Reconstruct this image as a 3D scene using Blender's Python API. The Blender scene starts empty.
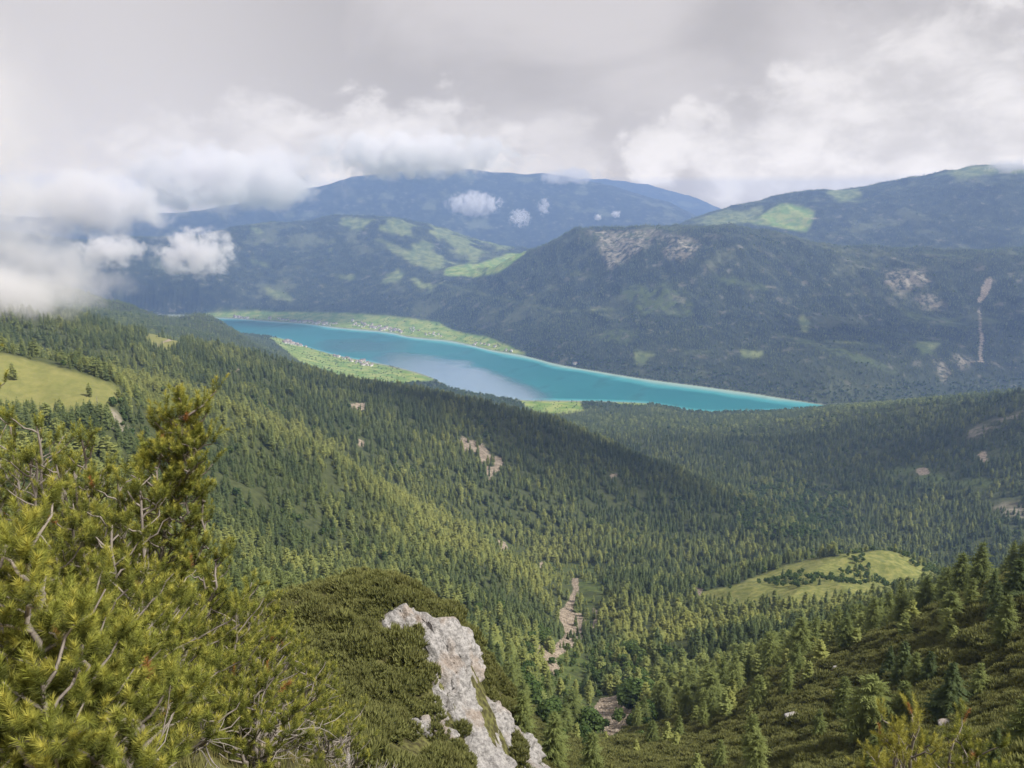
import bpy, math, random
import numpy as np

rng = np.random.default_rng(7)
random.seed(7)
R = math.radians
SC = bpy.context.scene
COL = SC.collection
D = bpy.data

# ------------------------------------------------------------------ camera
W, H, F = 1024, 768, 773.0
PITCH = R(12.3)
CAMZ = 900.0                       # metres above the lake
cam = D.objects.new('camera', D.cameras.new('camera'))
COL.objects.link(cam)
cam.location = (0, 0, CAMZ)
cam.rotation_euler = (R(90) - PITCH, 0, 0)
cam.data.sensor_width = 36
cam.data.lens = F / W * 36
cam.data.clip_start = 0.1
cam.data.clip_end = 90000
SC.camera = cam

# ------------------------------------------------------------------ render / exposure
SC.view_settings.view_transform = 'Standard'
SC.view_settings.look = 'None'
SC.view_settings.exposure = 0.33
SC.view_settings.gamma = 1.0
SC.view_settings.use_curve_mapping = False
cy = SC.cycles
cy.use_denoising = True
try:
    cy.denoiser = 'OPENIMAGEDENOISE'
except Exception:
    pass
cy.use_adaptive_sampling = True
cy.adaptive_threshold = 0.02
cy.max_bounces = 12
cy.diffuse_bounces = 2
cy.glossy_bounces = 2
cy.transparent_max_bounces = 8
cy.volume_bounces = 10
cy.volume_max_steps = 64
cy.volume_step_rate = 1.0
cy.sample_clamp_indirect = 4.0

# ------------------------------------------------------------------ sun + sky
SUN_EL, SUN_AZ = R(48), R(112)     # azimuth measured clockwise from the view direction (+Y): behind the right shoulder
sd = np.array([math.sin(SUN_AZ) * math.cos(SUN_EL), math.cos(SUN_AZ) * math.cos(SUN_EL), math.sin(SUN_EL)])
sl = D.lights.new('sun', 'SUN')
sl.energy = 5.0
sl.angle = R(10)
sl.color = (1.0, 0.95, 0.87)
so = D.objects.new('sun', sl)
COL.objects.link(so)
so.location = (0, 0, CAMZ + 50)
from mathutils import Vector
so.rotation_euler = Vector(sd).to_track_quat('Z', 'Y').to_euler()


def pix_dir(x, y):
    v, w = (np.asarray(x, float) - 512) / F, (384 - np.asarray(y, float)) / F
    return np.stack([v + 0 * w, math.cos(PITCH) + w * math.sin(PITCH), -math.sin(PITCH) + w * math.cos(PITCH)], -1)


def pix_at(x, y):
    """pixel -> azimuth, tan(elevation)"""
    d = pix_dir(x, y)
    return np.arctan2(d[..., 0], d[..., 1]), d[..., 2] / np.hypot(d[..., 0], d[..., 1])


class NT:
    """tiny node-tree helper"""
    def __init__(s, tree):
        s.t = tree
        s.n, s.l = tree.nodes, tree.links

    def node(s, typ, **kw):
        n = s.n.new(typ)
        for k, v in kw.items():
            setattr(n, k, v)
        return n

    def put(s, sock, v):
        if v is None:
            return
        if hasattr(v, 'is_output') or isinstance(v, bpy.types.NodeSocket):
            s.l.new(v, sock)
        else:
            if hasattr(sock.default_value, '__len__') and not hasattr(v, '__len__'):
                v = [v] * len(sock.default_value)
            if hasattr(v, '__len__') and len(v) == 3 and len(sock.default_value) == 4:
                v = tuple(v) + (1,)
            sock.default_value = v

    def math(s, op, a, b=None, c=None, clamp=False):
        n = s.node('ShaderNodeMath', operation=op)
        n.use_clamp = clamp
        s.put(n.inputs[0], a)
        s.put(n.inputs[1], b)
        s.put(n.inputs[2], c)
        return n.outputs[0]

    def vmath(s, op, a, b=None):
        n = s.node('ShaderNodeVectorMath', operation=op)
        s.put(n.inputs[0], a)
        s.put(n.inputs[1], b)
        return n.outputs['Value'] if op in ('DOT_PRODUCT', 'LENGTH') else n.outputs[0]

    def sstep(s, v, a, b, lo=0.0, hi=1.0):
        n = s.node('ShaderNodeMapRange', interpolation_type='SMOOTHSTEP')
        s.put(n.inputs[0], v)
        s.put(n.inputs[1], a)
        s.put(n.inputs[2], b)
        s.put(n.inputs[3], lo)
        s.put(n.inputs[4], hi)
        return n.outputs[0]

    def mix(s, f, a, b, mode='MIX'):
        n = s.node('ShaderNodeMix', data_type='RGBA', blend_type=mode)
        s.put(n.inputs[0], f)
        s.put(n.inputs[6], a)
        s.put(n.inputs[7], b)
        return n.outputs[2]

    def noise(s, vec, scale, detail=4, rough=0.55, dist=0.0, out=0):
        n = s.node('ShaderNodeTexNoise')
        s.put(n.inputs['Vector'], vec)
        n.inputs['Scale'].default_value = scale
        n.inputs['Detail'].default_value = detail
        n.inputs['Roughness'].default_value = rough
        n.inputs['Distortion'].default_value = dist
        return n.outputs[out]

    def attr(s, name, typ='GEOMETRY', out='Fac'):
        n = s.node('ShaderNodeAttribute', attribute_name=name, attribute_type=typ)
        return n.outputs[out]


wd = D.worlds.new('World')
SC.world = wd
wd.use_nodes = True
wt = NT(wd.node_tree)
wt.n.clear()
wo = wt.node('ShaderNodeOutputWorld')
bg = wt.node('ShaderNodeBackground')
wt.l.new(bg.outputs[0], wo.inputs[0])
sky = wt.node('ShaderNodeTexSky', sky_type='NISHITA')
sky.sun_disc = False
sky.sun_elevation = SUN_EL
sky.sun_rotation = SUN_AZ
tcw = wt.node('ShaderNodeTexCoord')
dirv = wt.vmath('NORMALIZE', tcw.outputs['Generated'])
sep = wt.node('ShaderNodeSeparateXYZ')
wt.l.new(dirv, sep.inputs[0])
mp = wt.node('ShaderNodeMapping')
mp.inputs['Scale'].default_value = (1, 1, 1.7)
wt.l.new(dirv, mp.inputs[0])
n_big = wt.noise(mp.outputs[0], 3.2, 5, 0.5, 0.4)
n_puff = wt.noise(mp.outputs[0], 13.0, 9, 0.58, 0.2)
# cumulus heads seen against the grey deck: (pixel x, y, angular radius in pixels, strength)
HEADS = [(880, 120, 85, 1), (800, 140, 62, 1), (960, 100, 90, 1), (1060, 130, 120, 1), (735, 150, 45, .9), (655, 152, 34, 1),
         (688, 133, 24, .9), (850, 75, 40, .7), (370, 128, 36, 1), (430, 145, 50, .9), (330, 158, 45, .9), (480, 145, 38, .8),
         (250, 160, 60, .75), (180, 175, 60, .6), (560, 165, 45, .45), (1000, 50, 60, .5)]
warp = wt.math('MULTIPLY', wt.math('SUBTRACT', n_puff, 0.5), 0.42)
acc = None
for (hx, hy, hr, hs) in HEADS:
    d0 = pix_dir(hx, hy)
    d0 = d0 / np.linalg.norm(d0)
    ang = wt.math('ARCCOSINE', wt.math('MINIMUM', wt.vmath('DOT_PRODUCT', dirv, tuple(d0)), 0.99999))
    rel = wt.math('SUBTRACT', wt.math('DIVIDE', ang, hr / F), wt.math('MULTIPLY', warp, 5.0 * (40.0 / hr) ** 0.35))
    v = wt.sstep(rel, 1.15, 0.60, 0.0, hs)
    acc = v if acc is None else wt.math('MAXIMUM', acc, v)
leftglow = wt.sstep(sep.outputs[0], -0.10, -0.45)
shade = wt.math('MAXIMUM', wt.sstep(n_big, 0.36, 0.62), leftglow)
deck = wt.mix(shade, (0.405, 0.383, 0.392), (0.535, 0.505, 0.51))
headc = wt.mix(wt.sstep(n_puff, 0.3, 0.68), (0.50, 0.475, 0.48), (0.685, 0.65, 0.645))
cl = wt.mix(wt.math('MULTIPLY', acc, 0.95), deck, headc)
cl = wt.mix(1.0, cl, (0.95, 0.95, 0.95), 'MULTIPLY')
elev = wt.math('MAXIMUM', sep.outputs[2], 0.0)
path = wt.math('DIVIDE', 21000.0, wt.math('MAXIMUM', wt.math('MULTIPLY', elev, 21.0), 1.0))
trans = wt.math('EXPONENT', wt.math('MULTIPLY', path, -7.0e-5))
air = wt.mix(trans, (0.17, 0.25, 0.43), (0, 0, 0))
cl = wt.mix(1.0, cl, air, 'SUBTRACT')
inv = wt.math('DIVIDE', 1.0, trans)
cmb = wt.node('ShaderNodeCombineXYZ')
for i_ in range(3):
    wt.l.new(inv, cmb.inputs[i_])
cl = wt.mix(1.0, cl, cmb.outputs[0], 'MULTIPLY')
skyc = wt.mix(1.0, sky.outputs[0], (0.1, 0.1, 0.1), 'MULTIPLY')
full = wt.mix(0.96, skyc, cl)
wt.l.new(full, bg.inputs[0])
bg.inputs[1].default_value = 1.0


# ------------------------------------------------------------------ helpers: materials, meshes, tags
def material(name, rough=0.9, spec=0.2):
    m = D.materials.new(name)
    m.use_nodes = True
    t = NT(m.node_tree)
    b = t.n['Principled BSDF']
    b.inputs['Roughness'].default_value = rough
    b.inputs['Specular IOR Level'].default_value = spec
    t.b = b
    t.out = t.n['Material Output']
    return m, t


def leafy(t, col, amount=0.3):
    """colour the surface and let some light through, as leaves and needles do"""
    t.l.new(col, t.b.inputs['Base Color'])
    tr = t.node('ShaderNodeBsdfTranslucent')
    t.l.new(col, tr.inputs[0])
    mx = t.node('ShaderNodeMixShader')
    mx.inputs[0].default_value = amount
    t.l.new(t.b.outputs[0], mx.inputs[1])
    t.l.new(tr.outputs[0], mx.inputs[2])
    t.l.new(mx.outputs[0], t.out.inputs[0])


def mesh(name, V, faces, mats=None, smooth=False, face_mat=None, attrs=None):
    """V (n,3); faces: (m,k) array or list of such arrays"""
    me = D.meshes.new(name)
    fl = [np.asarray(f, np.int32) for f in (faces if isinstance(faces, list) else [faces]) if len(f)]
    V = np.asarray(V, np.float32)
    me.vertices.add(len(V))
    me.vertices.foreach_set('co', V.ravel())
    nl = sum(f.size for f in fl)
    npoly = sum(len(f) for f in fl)
    me.loops.add(nl)
    me.polygons.add(npoly)
    me.loops.foreach_set('vertex_index', np.concatenate([f.ravel() for f in fl]) if fl else [])
    tot = np.concatenate([np.full(len(f), f.shape[1], np.int32) for f in fl])
    st = np.concatenate([[0], np.cumsum(tot)[:-1]]).astype(np.int32)
    me.polygons.foreach_set('loop_start', st)
    me.polygons.foreach_set('loop_total', tot)
    if smooth:
        me.polygons.foreach_set('use_smooth', np.ones(npoly, bool))
    for m in (mats or []):
        me.materials.append(m)
    if face_mat is not None:
        me.polygons.foreach_set('material_index', np.asarray(face_mat, np.int32))
    for k, a in (attrs or {}).items():
        at = me.attributes.new(k, 'FLOAT', 'POINT')
        at.data.foreach_set('value', np.asarray(a, np.float32))
    me.update(calc_edges=True)
    return me


def link(name, me, parent=None, loc=None, rotz=0.0, scale=None):
    o = D.objects.new(name, me)
    COL.objects.link(o)
    if parent is not None:
        o.parent = parent
    if loc is not None:
        o.location = loc
    o.rotation_euler.z = rotz
    if scale is not None:
        o.scale = scale
    return o


def tag(o, label=None, cat=None, group=None, kind=None):
    if kind:
        o['kind'] = kind
    if label:
        o['label'] = label
    if cat:
        o['category'] = cat
    if group:
        o['group'] = group
    return o


# ------------------------------------------------------------------ noise
_P = np.random.default_rng(3).permutation(4096).astype(np.int64)
_GA = np.random.default_rng(4).uniform(0, 2 * np.pi, 4096)
_GX, _GY = np.cos(_GA), np.sin(_GA)


def pn(x, y):
    xi, yi = np.floor(x).astype(np.int64), np.floor(y).astype(np.int64)
    xf, yf = x - xi, y - yi
    u, v = xf * xf * xf * (xf * (xf * 6 - 15) + 10), yf * yf * yf * (yf * (yf * 6 - 15) + 10)

    def g(ix, iy, fx, fy):
        h = _P[(_P[ix & 4095] + iy) & 4095]
        return _GX[h] * fx + _GY[h] * fy
    a, b = g(xi, yi, xf, yf), g(xi + 1, yi, xf - 1, yf)
    c, d = g(xi, yi + 1, xf, yf - 1), g(xi + 1, yi + 1, xf - 1, yf - 1)
    return (a + u * (b - a)) * (1 - v) + (c + u * (d - c)) * v


def fbm(x, y, wl, oct=5, gain=0.5, off=0.0):
    s, a, n = 0.0, 1.0, 0.0
    f = 1.0 / wl
    for k in range(oct):
        s = s + a * pn(x * f + 13.7 * k + off, y * f + 7.3 * k - off)
        n += a
        a *= gain
        f *= 2.03
    return s / n * 1.6


def ridged(x, y, wl, oct=4, off=0.0):
    s, a, n = 0.0, 1.0, 0.0
    f = 1.0 / wl
    for k in range(oct):
        s = s + a * (1 - np.abs(pn(x * f + 5.1 * k + off, y * f - 3.3 * k + off)) * 2.2)
        n += a
        a *= 0.5
        f *= 2.1
    return s / n


def sm(v, a, b):
    t = np.clip((v - a) / (b - a), 0, 1)
    return t * t * (3 - 2 * t)


# ------------------------------------------------------------------ terrain: profile lines (pixel x, pixel y, distance)
def pchip_slopes(x, y):
    """Fritsch-Carlson along axis 0"""
    h = np.diff(x, axis=0)
    d = np.diff(y, axis=0) / h
    m = np.zeros_like(y)
    w1, w2 = 2 * h[1:] + h[:-1], h[1:] + 2 * h[:-1]
    ok = d[1:] * d[:-1] > 0
    with np.errstate(divide='ignore', invalid='ignore'):
        hm = (w1 + w2) / (w1 / d[:-1] + w2 / d[1:])
    m[1:-1] = np.where(ok, hm, 0)
    m[0], m[-1] = d[0], d[-1]
    return m


def pchip_eval(x, y, m, q):
    i = np.clip(np.searchsorted(x, q) - 1, 0, len(x) - 2)
    h = x[i + 1] - x[i]
    t = np.clip((q - x[i]) / h, 0, 1)
    return ((1 + 2 * t) * (1 - t) ** 2 * y[i] + t * (1 - t) ** 2 * h * m[i]
            + t * t * (3 - 2 * t) * y[i + 1] + t * t * (t - 1) * h * m[i + 1])


def pch(x, y, q):
    x, y = np.asarray(x, float), np.asarray(y, float)
    return pchip_eval(x, y, pchip_slopes(x, y), np.clip(q, x[0], x[-1]))


NA = 1500
AZ = np.linspace(R(-50), R(50), NA)


def px_line(knots):
    """knots (x, y, r) -> t(AZ), ln r(AZ)"""
    k = np.array(sorted(knots), float)
    az, t = pix_at(k[:, 0], k[:, 1])
    return pch(az, t, AZ), pch(az, np.log(k[:, 2]), AZ)


def z_line(knots):
    """knots (x, z relative to camera, r), azimuth taken at mid-height of the picture's far part"""
    k = np.array(sorted(knots), float)
    az, _ = pix_at(k[:, 0], 384 + 0 * k[:, 0])
    lr = pch(az, np.log(k[:, 2]), AZ)
    z = pch(az, k[:, 1], AZ)
    return z / np.exp(lr), lr


def L(r, *xy):
    return px_line([(x, y, r) for x, y in xy])


def lake_r(y):
    return -CAMZ / pix_at(512, y)[1]


def shore(xy):
    k = np.array(sorted(xy), float)
    az, t = pix_at(k[:, 0], k[:, 1])
    return pch(az, np.log(-CAMZ / t), AZ)


lnear = shore([(-400, 336), (150, 336), (240, 334), (275, 337), (300, 345), (335, 355), (400, 368), (430, 377), (452, 388), (500, 397), (530, 400.5),
               (580, 401), (640, 403), (700, 411.5), (760, 411.5), (800, 409), (832, 406.5), (900, 405), (1500, 402)])
lfar = shore([(-400, 318), (150, 317), (225, 318), (270, 321), (300, 323), (340, 328), (365, 330), (392, 333), (410, 337), (450, 341), (470, 345), (490, 350), (520, 355), (560, 365), (600, 372), (650, 380), (700, 386.5), (760, 395),
              (800, 401.5), (832, 406), (900, 401), (1500, 397)])
lfar = np.maximum(lfar, lnear + 0.004)
LINES = [
    (np.full(NA, -1.75 / 0.8), np.full(NA, math.log(0.8))),
    L(4, (-400, 660), (0, 705), (120, 735), (200, 800), (300, 860), (500, 900), (900, 835), (1400, 800)),
    L(9, (-400, 560), (0, 605), (120, 640), (200, 690), (330, 772), (400, 820), (500, 900), (900, 850), (1100, 810), (1400, 740)),
    L(30, (-400, 560), (0, 600), (200, 680), (330, 765), (420, 830), (500, 900), (700, 930), (900, 850), (1100, 780), (1400, 690)),
    L(56, (-400, 560), (0, 625), (200, 665), (270, 685), (330, 712), (400, 745), (440, 765), (480, 790), (520, 830), (560, 890), (700, 895), (900, 825), (1024, 790), (1150, 730), (1400, 640)),
    L(82, (-400, 540), (0, 625), (200, 630), (255, 618), (285, 603), (330, 588), (370, 584), (405, 588), (435, 604), (455, 622), (470, 645), (490, 673), (520, 722), (545, 782), (570, 815), (700, 830), (900, 785), (1024, 750), (1150, 700), (1400, 600)),
    L(125, (-400, 520), (0, 605), (200, 645), (330, 650), (400, 668), (450, 705), (490, 728), (520, 748), (560, 765), (600, 772), (700, 775), (800, 758), (900, 735), (1024, 700), (1150, 655), (1400, 570)),
    L(230, (-400, 470), (0, 560), (200, 610), (330, 628), (430, 650), (520, 708), (560, 730), (600, 738), (640, 735), (700, 714), (800, 664), (900, 628), (1024, 575), (1150, 520), (1400, 450)),
    L(430, (-400, 430), (0, 470), (200, 570), (330, 600), (430, 622), (520, 658), (560, 684), (600, 696), (650, 684), (700, 674), (800, 652), (900, 630), (1024, 592), (1150, 545), (1400, 480)),
    L(620, (-400, 395), (0, 410), (60, 414), (110, 416), (150, 470), (200, 518), (330, 562), (430, 586), (520, 620), (575, 641), (620, 638), (700, 620), (800, 612), (900, 606), (1024, 596), (1200, 560), (1400, 500)),
    L(790, (-400, 310), (-200, 332), (0, 357), (50, 369), (110, 389), (150, 418), (200, 446), (330, 508), (430, 550), (520, 586), (575, 608), (640, 598), (700, 600), (760, 594), (850, 590), (940, 590), (1024, 588), (1200, 560), (1400, 520)),
    L(980, (-400, 330), (-200, 345), (0, 368), (110, 388), (200, 412), (330, 461), (400, 500), (470, 548), (560, 577), (640, 576), (690, 590), (760, 571), (800, 562), (850, 555), (890, 556), (940, 574), (1024, 589), (1200, 575), (1400, 540)),
    L(1200, (-400, 320), (-200, 338), (0, 356), (200, 402), (330, 455), (400, 491), (470, 532), (560, 555), (620, 556), (660, 562), (700, 570), (760, 574), (850, 582), (940, 590), (1024, 594), (1400, 560)),
    L(1400, (-400, 310), (-200, 325), (0, 338), (110, 354), (200, 380), (330, 420), (430, 460), (500, 486), (560, 502), (640, 522), (700, 534), (760, 534), (795, 532), (850, 556), (940, 570), (1024, 580), (1400, 560)),
    px_line([(-400, 290, 1900), (0, 310, 1900), (100, 321, 1900), (180, 338, 1900), (250, 356, 1900), (330, 382, 1950), (420, 394, 1950), (480, 405, 1900), (540, 420, 1850), (600, 442, 1800), (680, 476, 1700), (740, 506, 1620),
             (795, 527, 1570), (850, 549, 1560), (940, 562, 1540), (1024, 568, 1520), (1400, 540, 1500)]),
    px_line([(-400, 310, 2400), (0, 325, 2400), (250, 366, 2400), (330, 394, 2400), (420, 407, 2400), (540, 434, 2300), (600, 452, 2250), (680, 478, 2050), (740, 492, 1950), (795, 506, 1860), (850, 514, 1840), (940, 520, 1820), (1024, 524, 1800), (1400, 500, 1800)]),
    px_line([(-400, 300, 3000), (0, 310, 3000), (250, 358, 3000), (330, 382, 3000), (420, 396, 3000), (540, 425, 2900), (600, 432, 2700), (680, 440, 2520), (795, 455, 2350), (850, 458, 2300), (940, 452, 2250), (1024, 442, 2200), (1400, 420, 2200)]),
    px_line([(-400, 270, 4300), (0, 286, 4300), (60, 290, 4300), (110, 300, 4300), (150, 307, 4300), (200, 317, 4200), (250, 342, 4150), (290, 359, 4100), (350, 380, 4050), (420, 388, 3950), (480, 397, 3650), (540, 411, 3450),
             (580, 410, 3500), (650, 409, 3450), (700, 418, 3300), (760, 419, 3150), (800, 415, 3050), (830, 411, 2950), (850, 409, 2880), (900, 404, 2800), (940, 401, 2750), (1024, 394, 2650), (1400, 370, 2600)]),
    None, None, None,               # lake near shore, bed, far shore: filled below
    None,                           # foot of the far slopes
    px_line([(-400, 268, 7800), (100, 288, 7800), (250, 288, 7800), (330, 292, 7600), (400, 293, 7000), (450, 296, 6500), (500, 301, 6000), (600, 302, 5400), (700, 304, 5050), (800, 314, 5050), (900, 320, 5200), (1024, 320, 5250), (1400, 320, 5400)]),
    px_line([(-400, 245, 8400), (150, 266, 8400), (330, 266, 8200), (400, 272, 7700), (440, 277, 7250), (465, 276, 7000), (495, 266, 6850), (520, 254, 6750), (560, 236, 6600), (582, 229, 6500), (640, 228, 6300), (700, 226, 6100), (730, 227, 6000), (760, 232, 6050), (800, 239, 6100), (860, 247, 6150),
             (940, 251, 6200), (1024, 247, 6250), (1400, 235, 6400)]),
    px_line([(-400, 240, 9000), (150, 246, 9000), (330, 244, 8800), (400, 250, 8300), (465, 268, 7800), (520, 266, 7700), (600, 264, 7600), (700, 240, 7300), (800, 254, 7200), (1024, 262, 7300), (1400, 250, 7400)]),
    px_line([(-400, 225, 9600), (40, 236, 9600), (90, 241, 9600), (130, 236, 9600), (170, 238, 9600), (200, 235, 9600), (222, 231, 9600), (245, 226, 9600), (280, 221, 9600), (300, 222, 9600), (320, 218, 9600), (380, 216, 9600), (420, 221, 9600), (460, 232, 9500), (500, 243, 9400), (530, 250, 9300), (560, 262, 9300), (600, 260, 9300), (650, 242, 9300),
             (690, 220, 9300), (720, 211, 9300), (760, 201, 9300), (800, 193, 9300), (850, 189, 9300), (900, 180, 9300), (950, 172, 9300), (1000, 165, 9300), (1060, 168, 9300), (1400, 160, 9300)]),
    L(11500, (-400, 250), (300, 255), (600, 262), (700, 235), (1024, 215), (1400, 210)),
    L(14500, (-400, 205), (100, 216), (200, 210), (240, 204), (300, 190), (340, 180), (380, 174), (420, 170), (480, 172), (540, 174), (590, 180), (640, 194), (690, 212), (730, 226), (1400, 235)),
    L(16500, (-400, 240), (500, 232), (720, 240), (1400, 240)),
    L(19500, (-400, 230), (450, 205), (520, 185), (560, 180), (600, 178), (650, 183), (690, 195), (715, 206), (760, 219), (850, 226), (1400, 226)),
    L(27000, (-400, 245), (1400, 245)),
]
iN = LINES.index(None)
rn, rf = np.exp(lnear), np.exp(lfar)
LINES[iN] = (-(CAMZ - 0.3) / rn, lnear)
rm = 0.5 * (rn + rf)
bed = np.clip((rf - rn) * 0.05, 0.5, 30)
LINES[iN + 1] = (-(CAMZ + bed) / rm, np.log(rm))
LINES[iN + 2] = (-(CAMZ - 0.3) / rf, lfar)
xk = np.array([-400, 230, 330, 450, 480, 520, 560, 830, 1400], float)
azk = pix_at(xk, 380 + 0 * xk)[0]
foot_dr = pch(azk, [300, 280, 380, 420, 330, 260, 240, 300, 300], AZ)
foot_z = pch(azk, [25, 22, 28, 45, 50, 90, 110, 130, 130], AZ)
LINES[iN + 3] = ((foot_z - CAMZ) / (rf + foot_dr), np.log(rf + foot_dr))

TT = np.array([l[0] for l in LINES])
LR = np.array([l[1] for l in LINES])
for k in range(1, len(LR)):
    LR[k] = np.maximum(LR[k], LR[k - 1] + 0.003)
MM = pchip_slopes(LR, TT)

rows = np.concatenate([np.linspace(math.log(0.8), math.log(30), 110, False), np.linspace(math.log(30), math.log(300), 330, False),
                       np.linspace(math.log(300), math.log(3300), 480, False), np.linspace(math.log(3300), math.log(9700), 420, False),
                       np.linspace(math.log(9700), math.log(22000), 130)])
NR = len(rows)
RR = np.exp(rows)
TG = np.empty((NR, NA))
for j in range(NA):
    TG[:, j] = pchip_eval(LR[:, j], TT[:, j], MM[:, j], rows)
XG = RR[:, None] * np.sin(AZ)[None]
YG = RR[:, None] * np.cos(AZ)[None]
ZG = CAMZ + TG * RR[:, None]
# relief
rg = RR[:, None] + 0 * XG
above = ZG
wl_land = sm(above, 12, 420)
far_w = sm(rg, 3000, 4200)
mid_w = sm(rg, 330, 700) * (1 - far_w)
near_w = sm(rg, 25, 60) * (1 - sm(rg, 250, 420))
fg_w = 1 - sm(rg, 20, 50)
ZG = ZG + fg_w * 0.22 * fbm(XG, YG, 2.5, 4) * sm(rg, 1.5, 4)
ZG = ZG + near_w * (1.6 * fbm(XG, YG, 22, 5) + 0.8 * (ridged(XG, YG, 14, 3) - 0.6) * (1 - 0.6 * sm(rg, 105, 150)))
ZG = ZG + mid_w * wl_land * (13 * fbm(XG, YG, 240, 5, off=3) + 34 * (ridged(XG, YG, 380, 3, 1.7) - 0.62))
ZG = ZG + far_w * wl_land * (1 - sm(rg, 10500, 12500)) * (75 * (ridged(XG * 1.0 + 0.35 * YG, YG * 0.55, 800, 4, 4.1) - 0.65) + 62 * (1 - 0.65 * sm(rg, 6600, 7600)) * (ridged(XG + 0.15 * YG, YG * 0.28, 430, 4, 6.3) - 0.65) + 30 * fbm(XG, YG, 330, 4, off=9))
ZG = ZG + sm(rg, 10500, 12500) * (130 * (ridged(XG, YG * 0.6, 2600, 4, 8.2) - 0.65) + 40 * fbm(XG, YG, 700, 4))
# the knoll's cliff side: break it into steps and buttresses
TG = (ZG - CAMZ) / RR[:, None]
HMAX = np.maximum.accumulate(TG, axis=0)


def project(X, Y, Z):
    z = Z - CAMZ
    dep = Y * math.cos(PITCH) - z * math.sin(PITCH)
    up = Y * math.sin(PITCH) + z * math.cos(PITCH)
    return 512 + F * X / dep, 384 - F * up / dep, dep


PXG, PYG, _ = project(XG, YG, ZG)


def bil(G, az, lr):
    a = np.clip((az - AZ[0]) / (AZ[1] - AZ[0]), 0, NA - 1.001)
    b = np.interp(lr, rows, np.arange(NR))
    b = np.clip(b, 0, NR - 1.001)
    i, j = b.astype(int), a.astype(int)
    u, v = b - i, a - j
    return (G[i, j] * (1 - u) * (1 - v) + G[i + 1, j] * u * (1 - v) + G[i, j + 1] * (1 - u) * v + G[i + 1, j + 1] * u * v)


def ground_z(X, Y):
    return bil(ZG, np.arctan2(X, Y), np.log(np.hypot(X, Y)))


def in_poly(px, py, poly):
    c = np.zeros(px.shape, bool)
    n = len(poly)
    for i in range(n):
        x1, y1 = poly[i]
        x2, y2 = poly[(i + 1) % n]
        if y1 == y2:
            continue
        c ^= ((y1 > py) != (y2 > py)) & (px < (x2 - x1) * (py - y1) / (y2 - y1) + x1)
    return c


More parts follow.
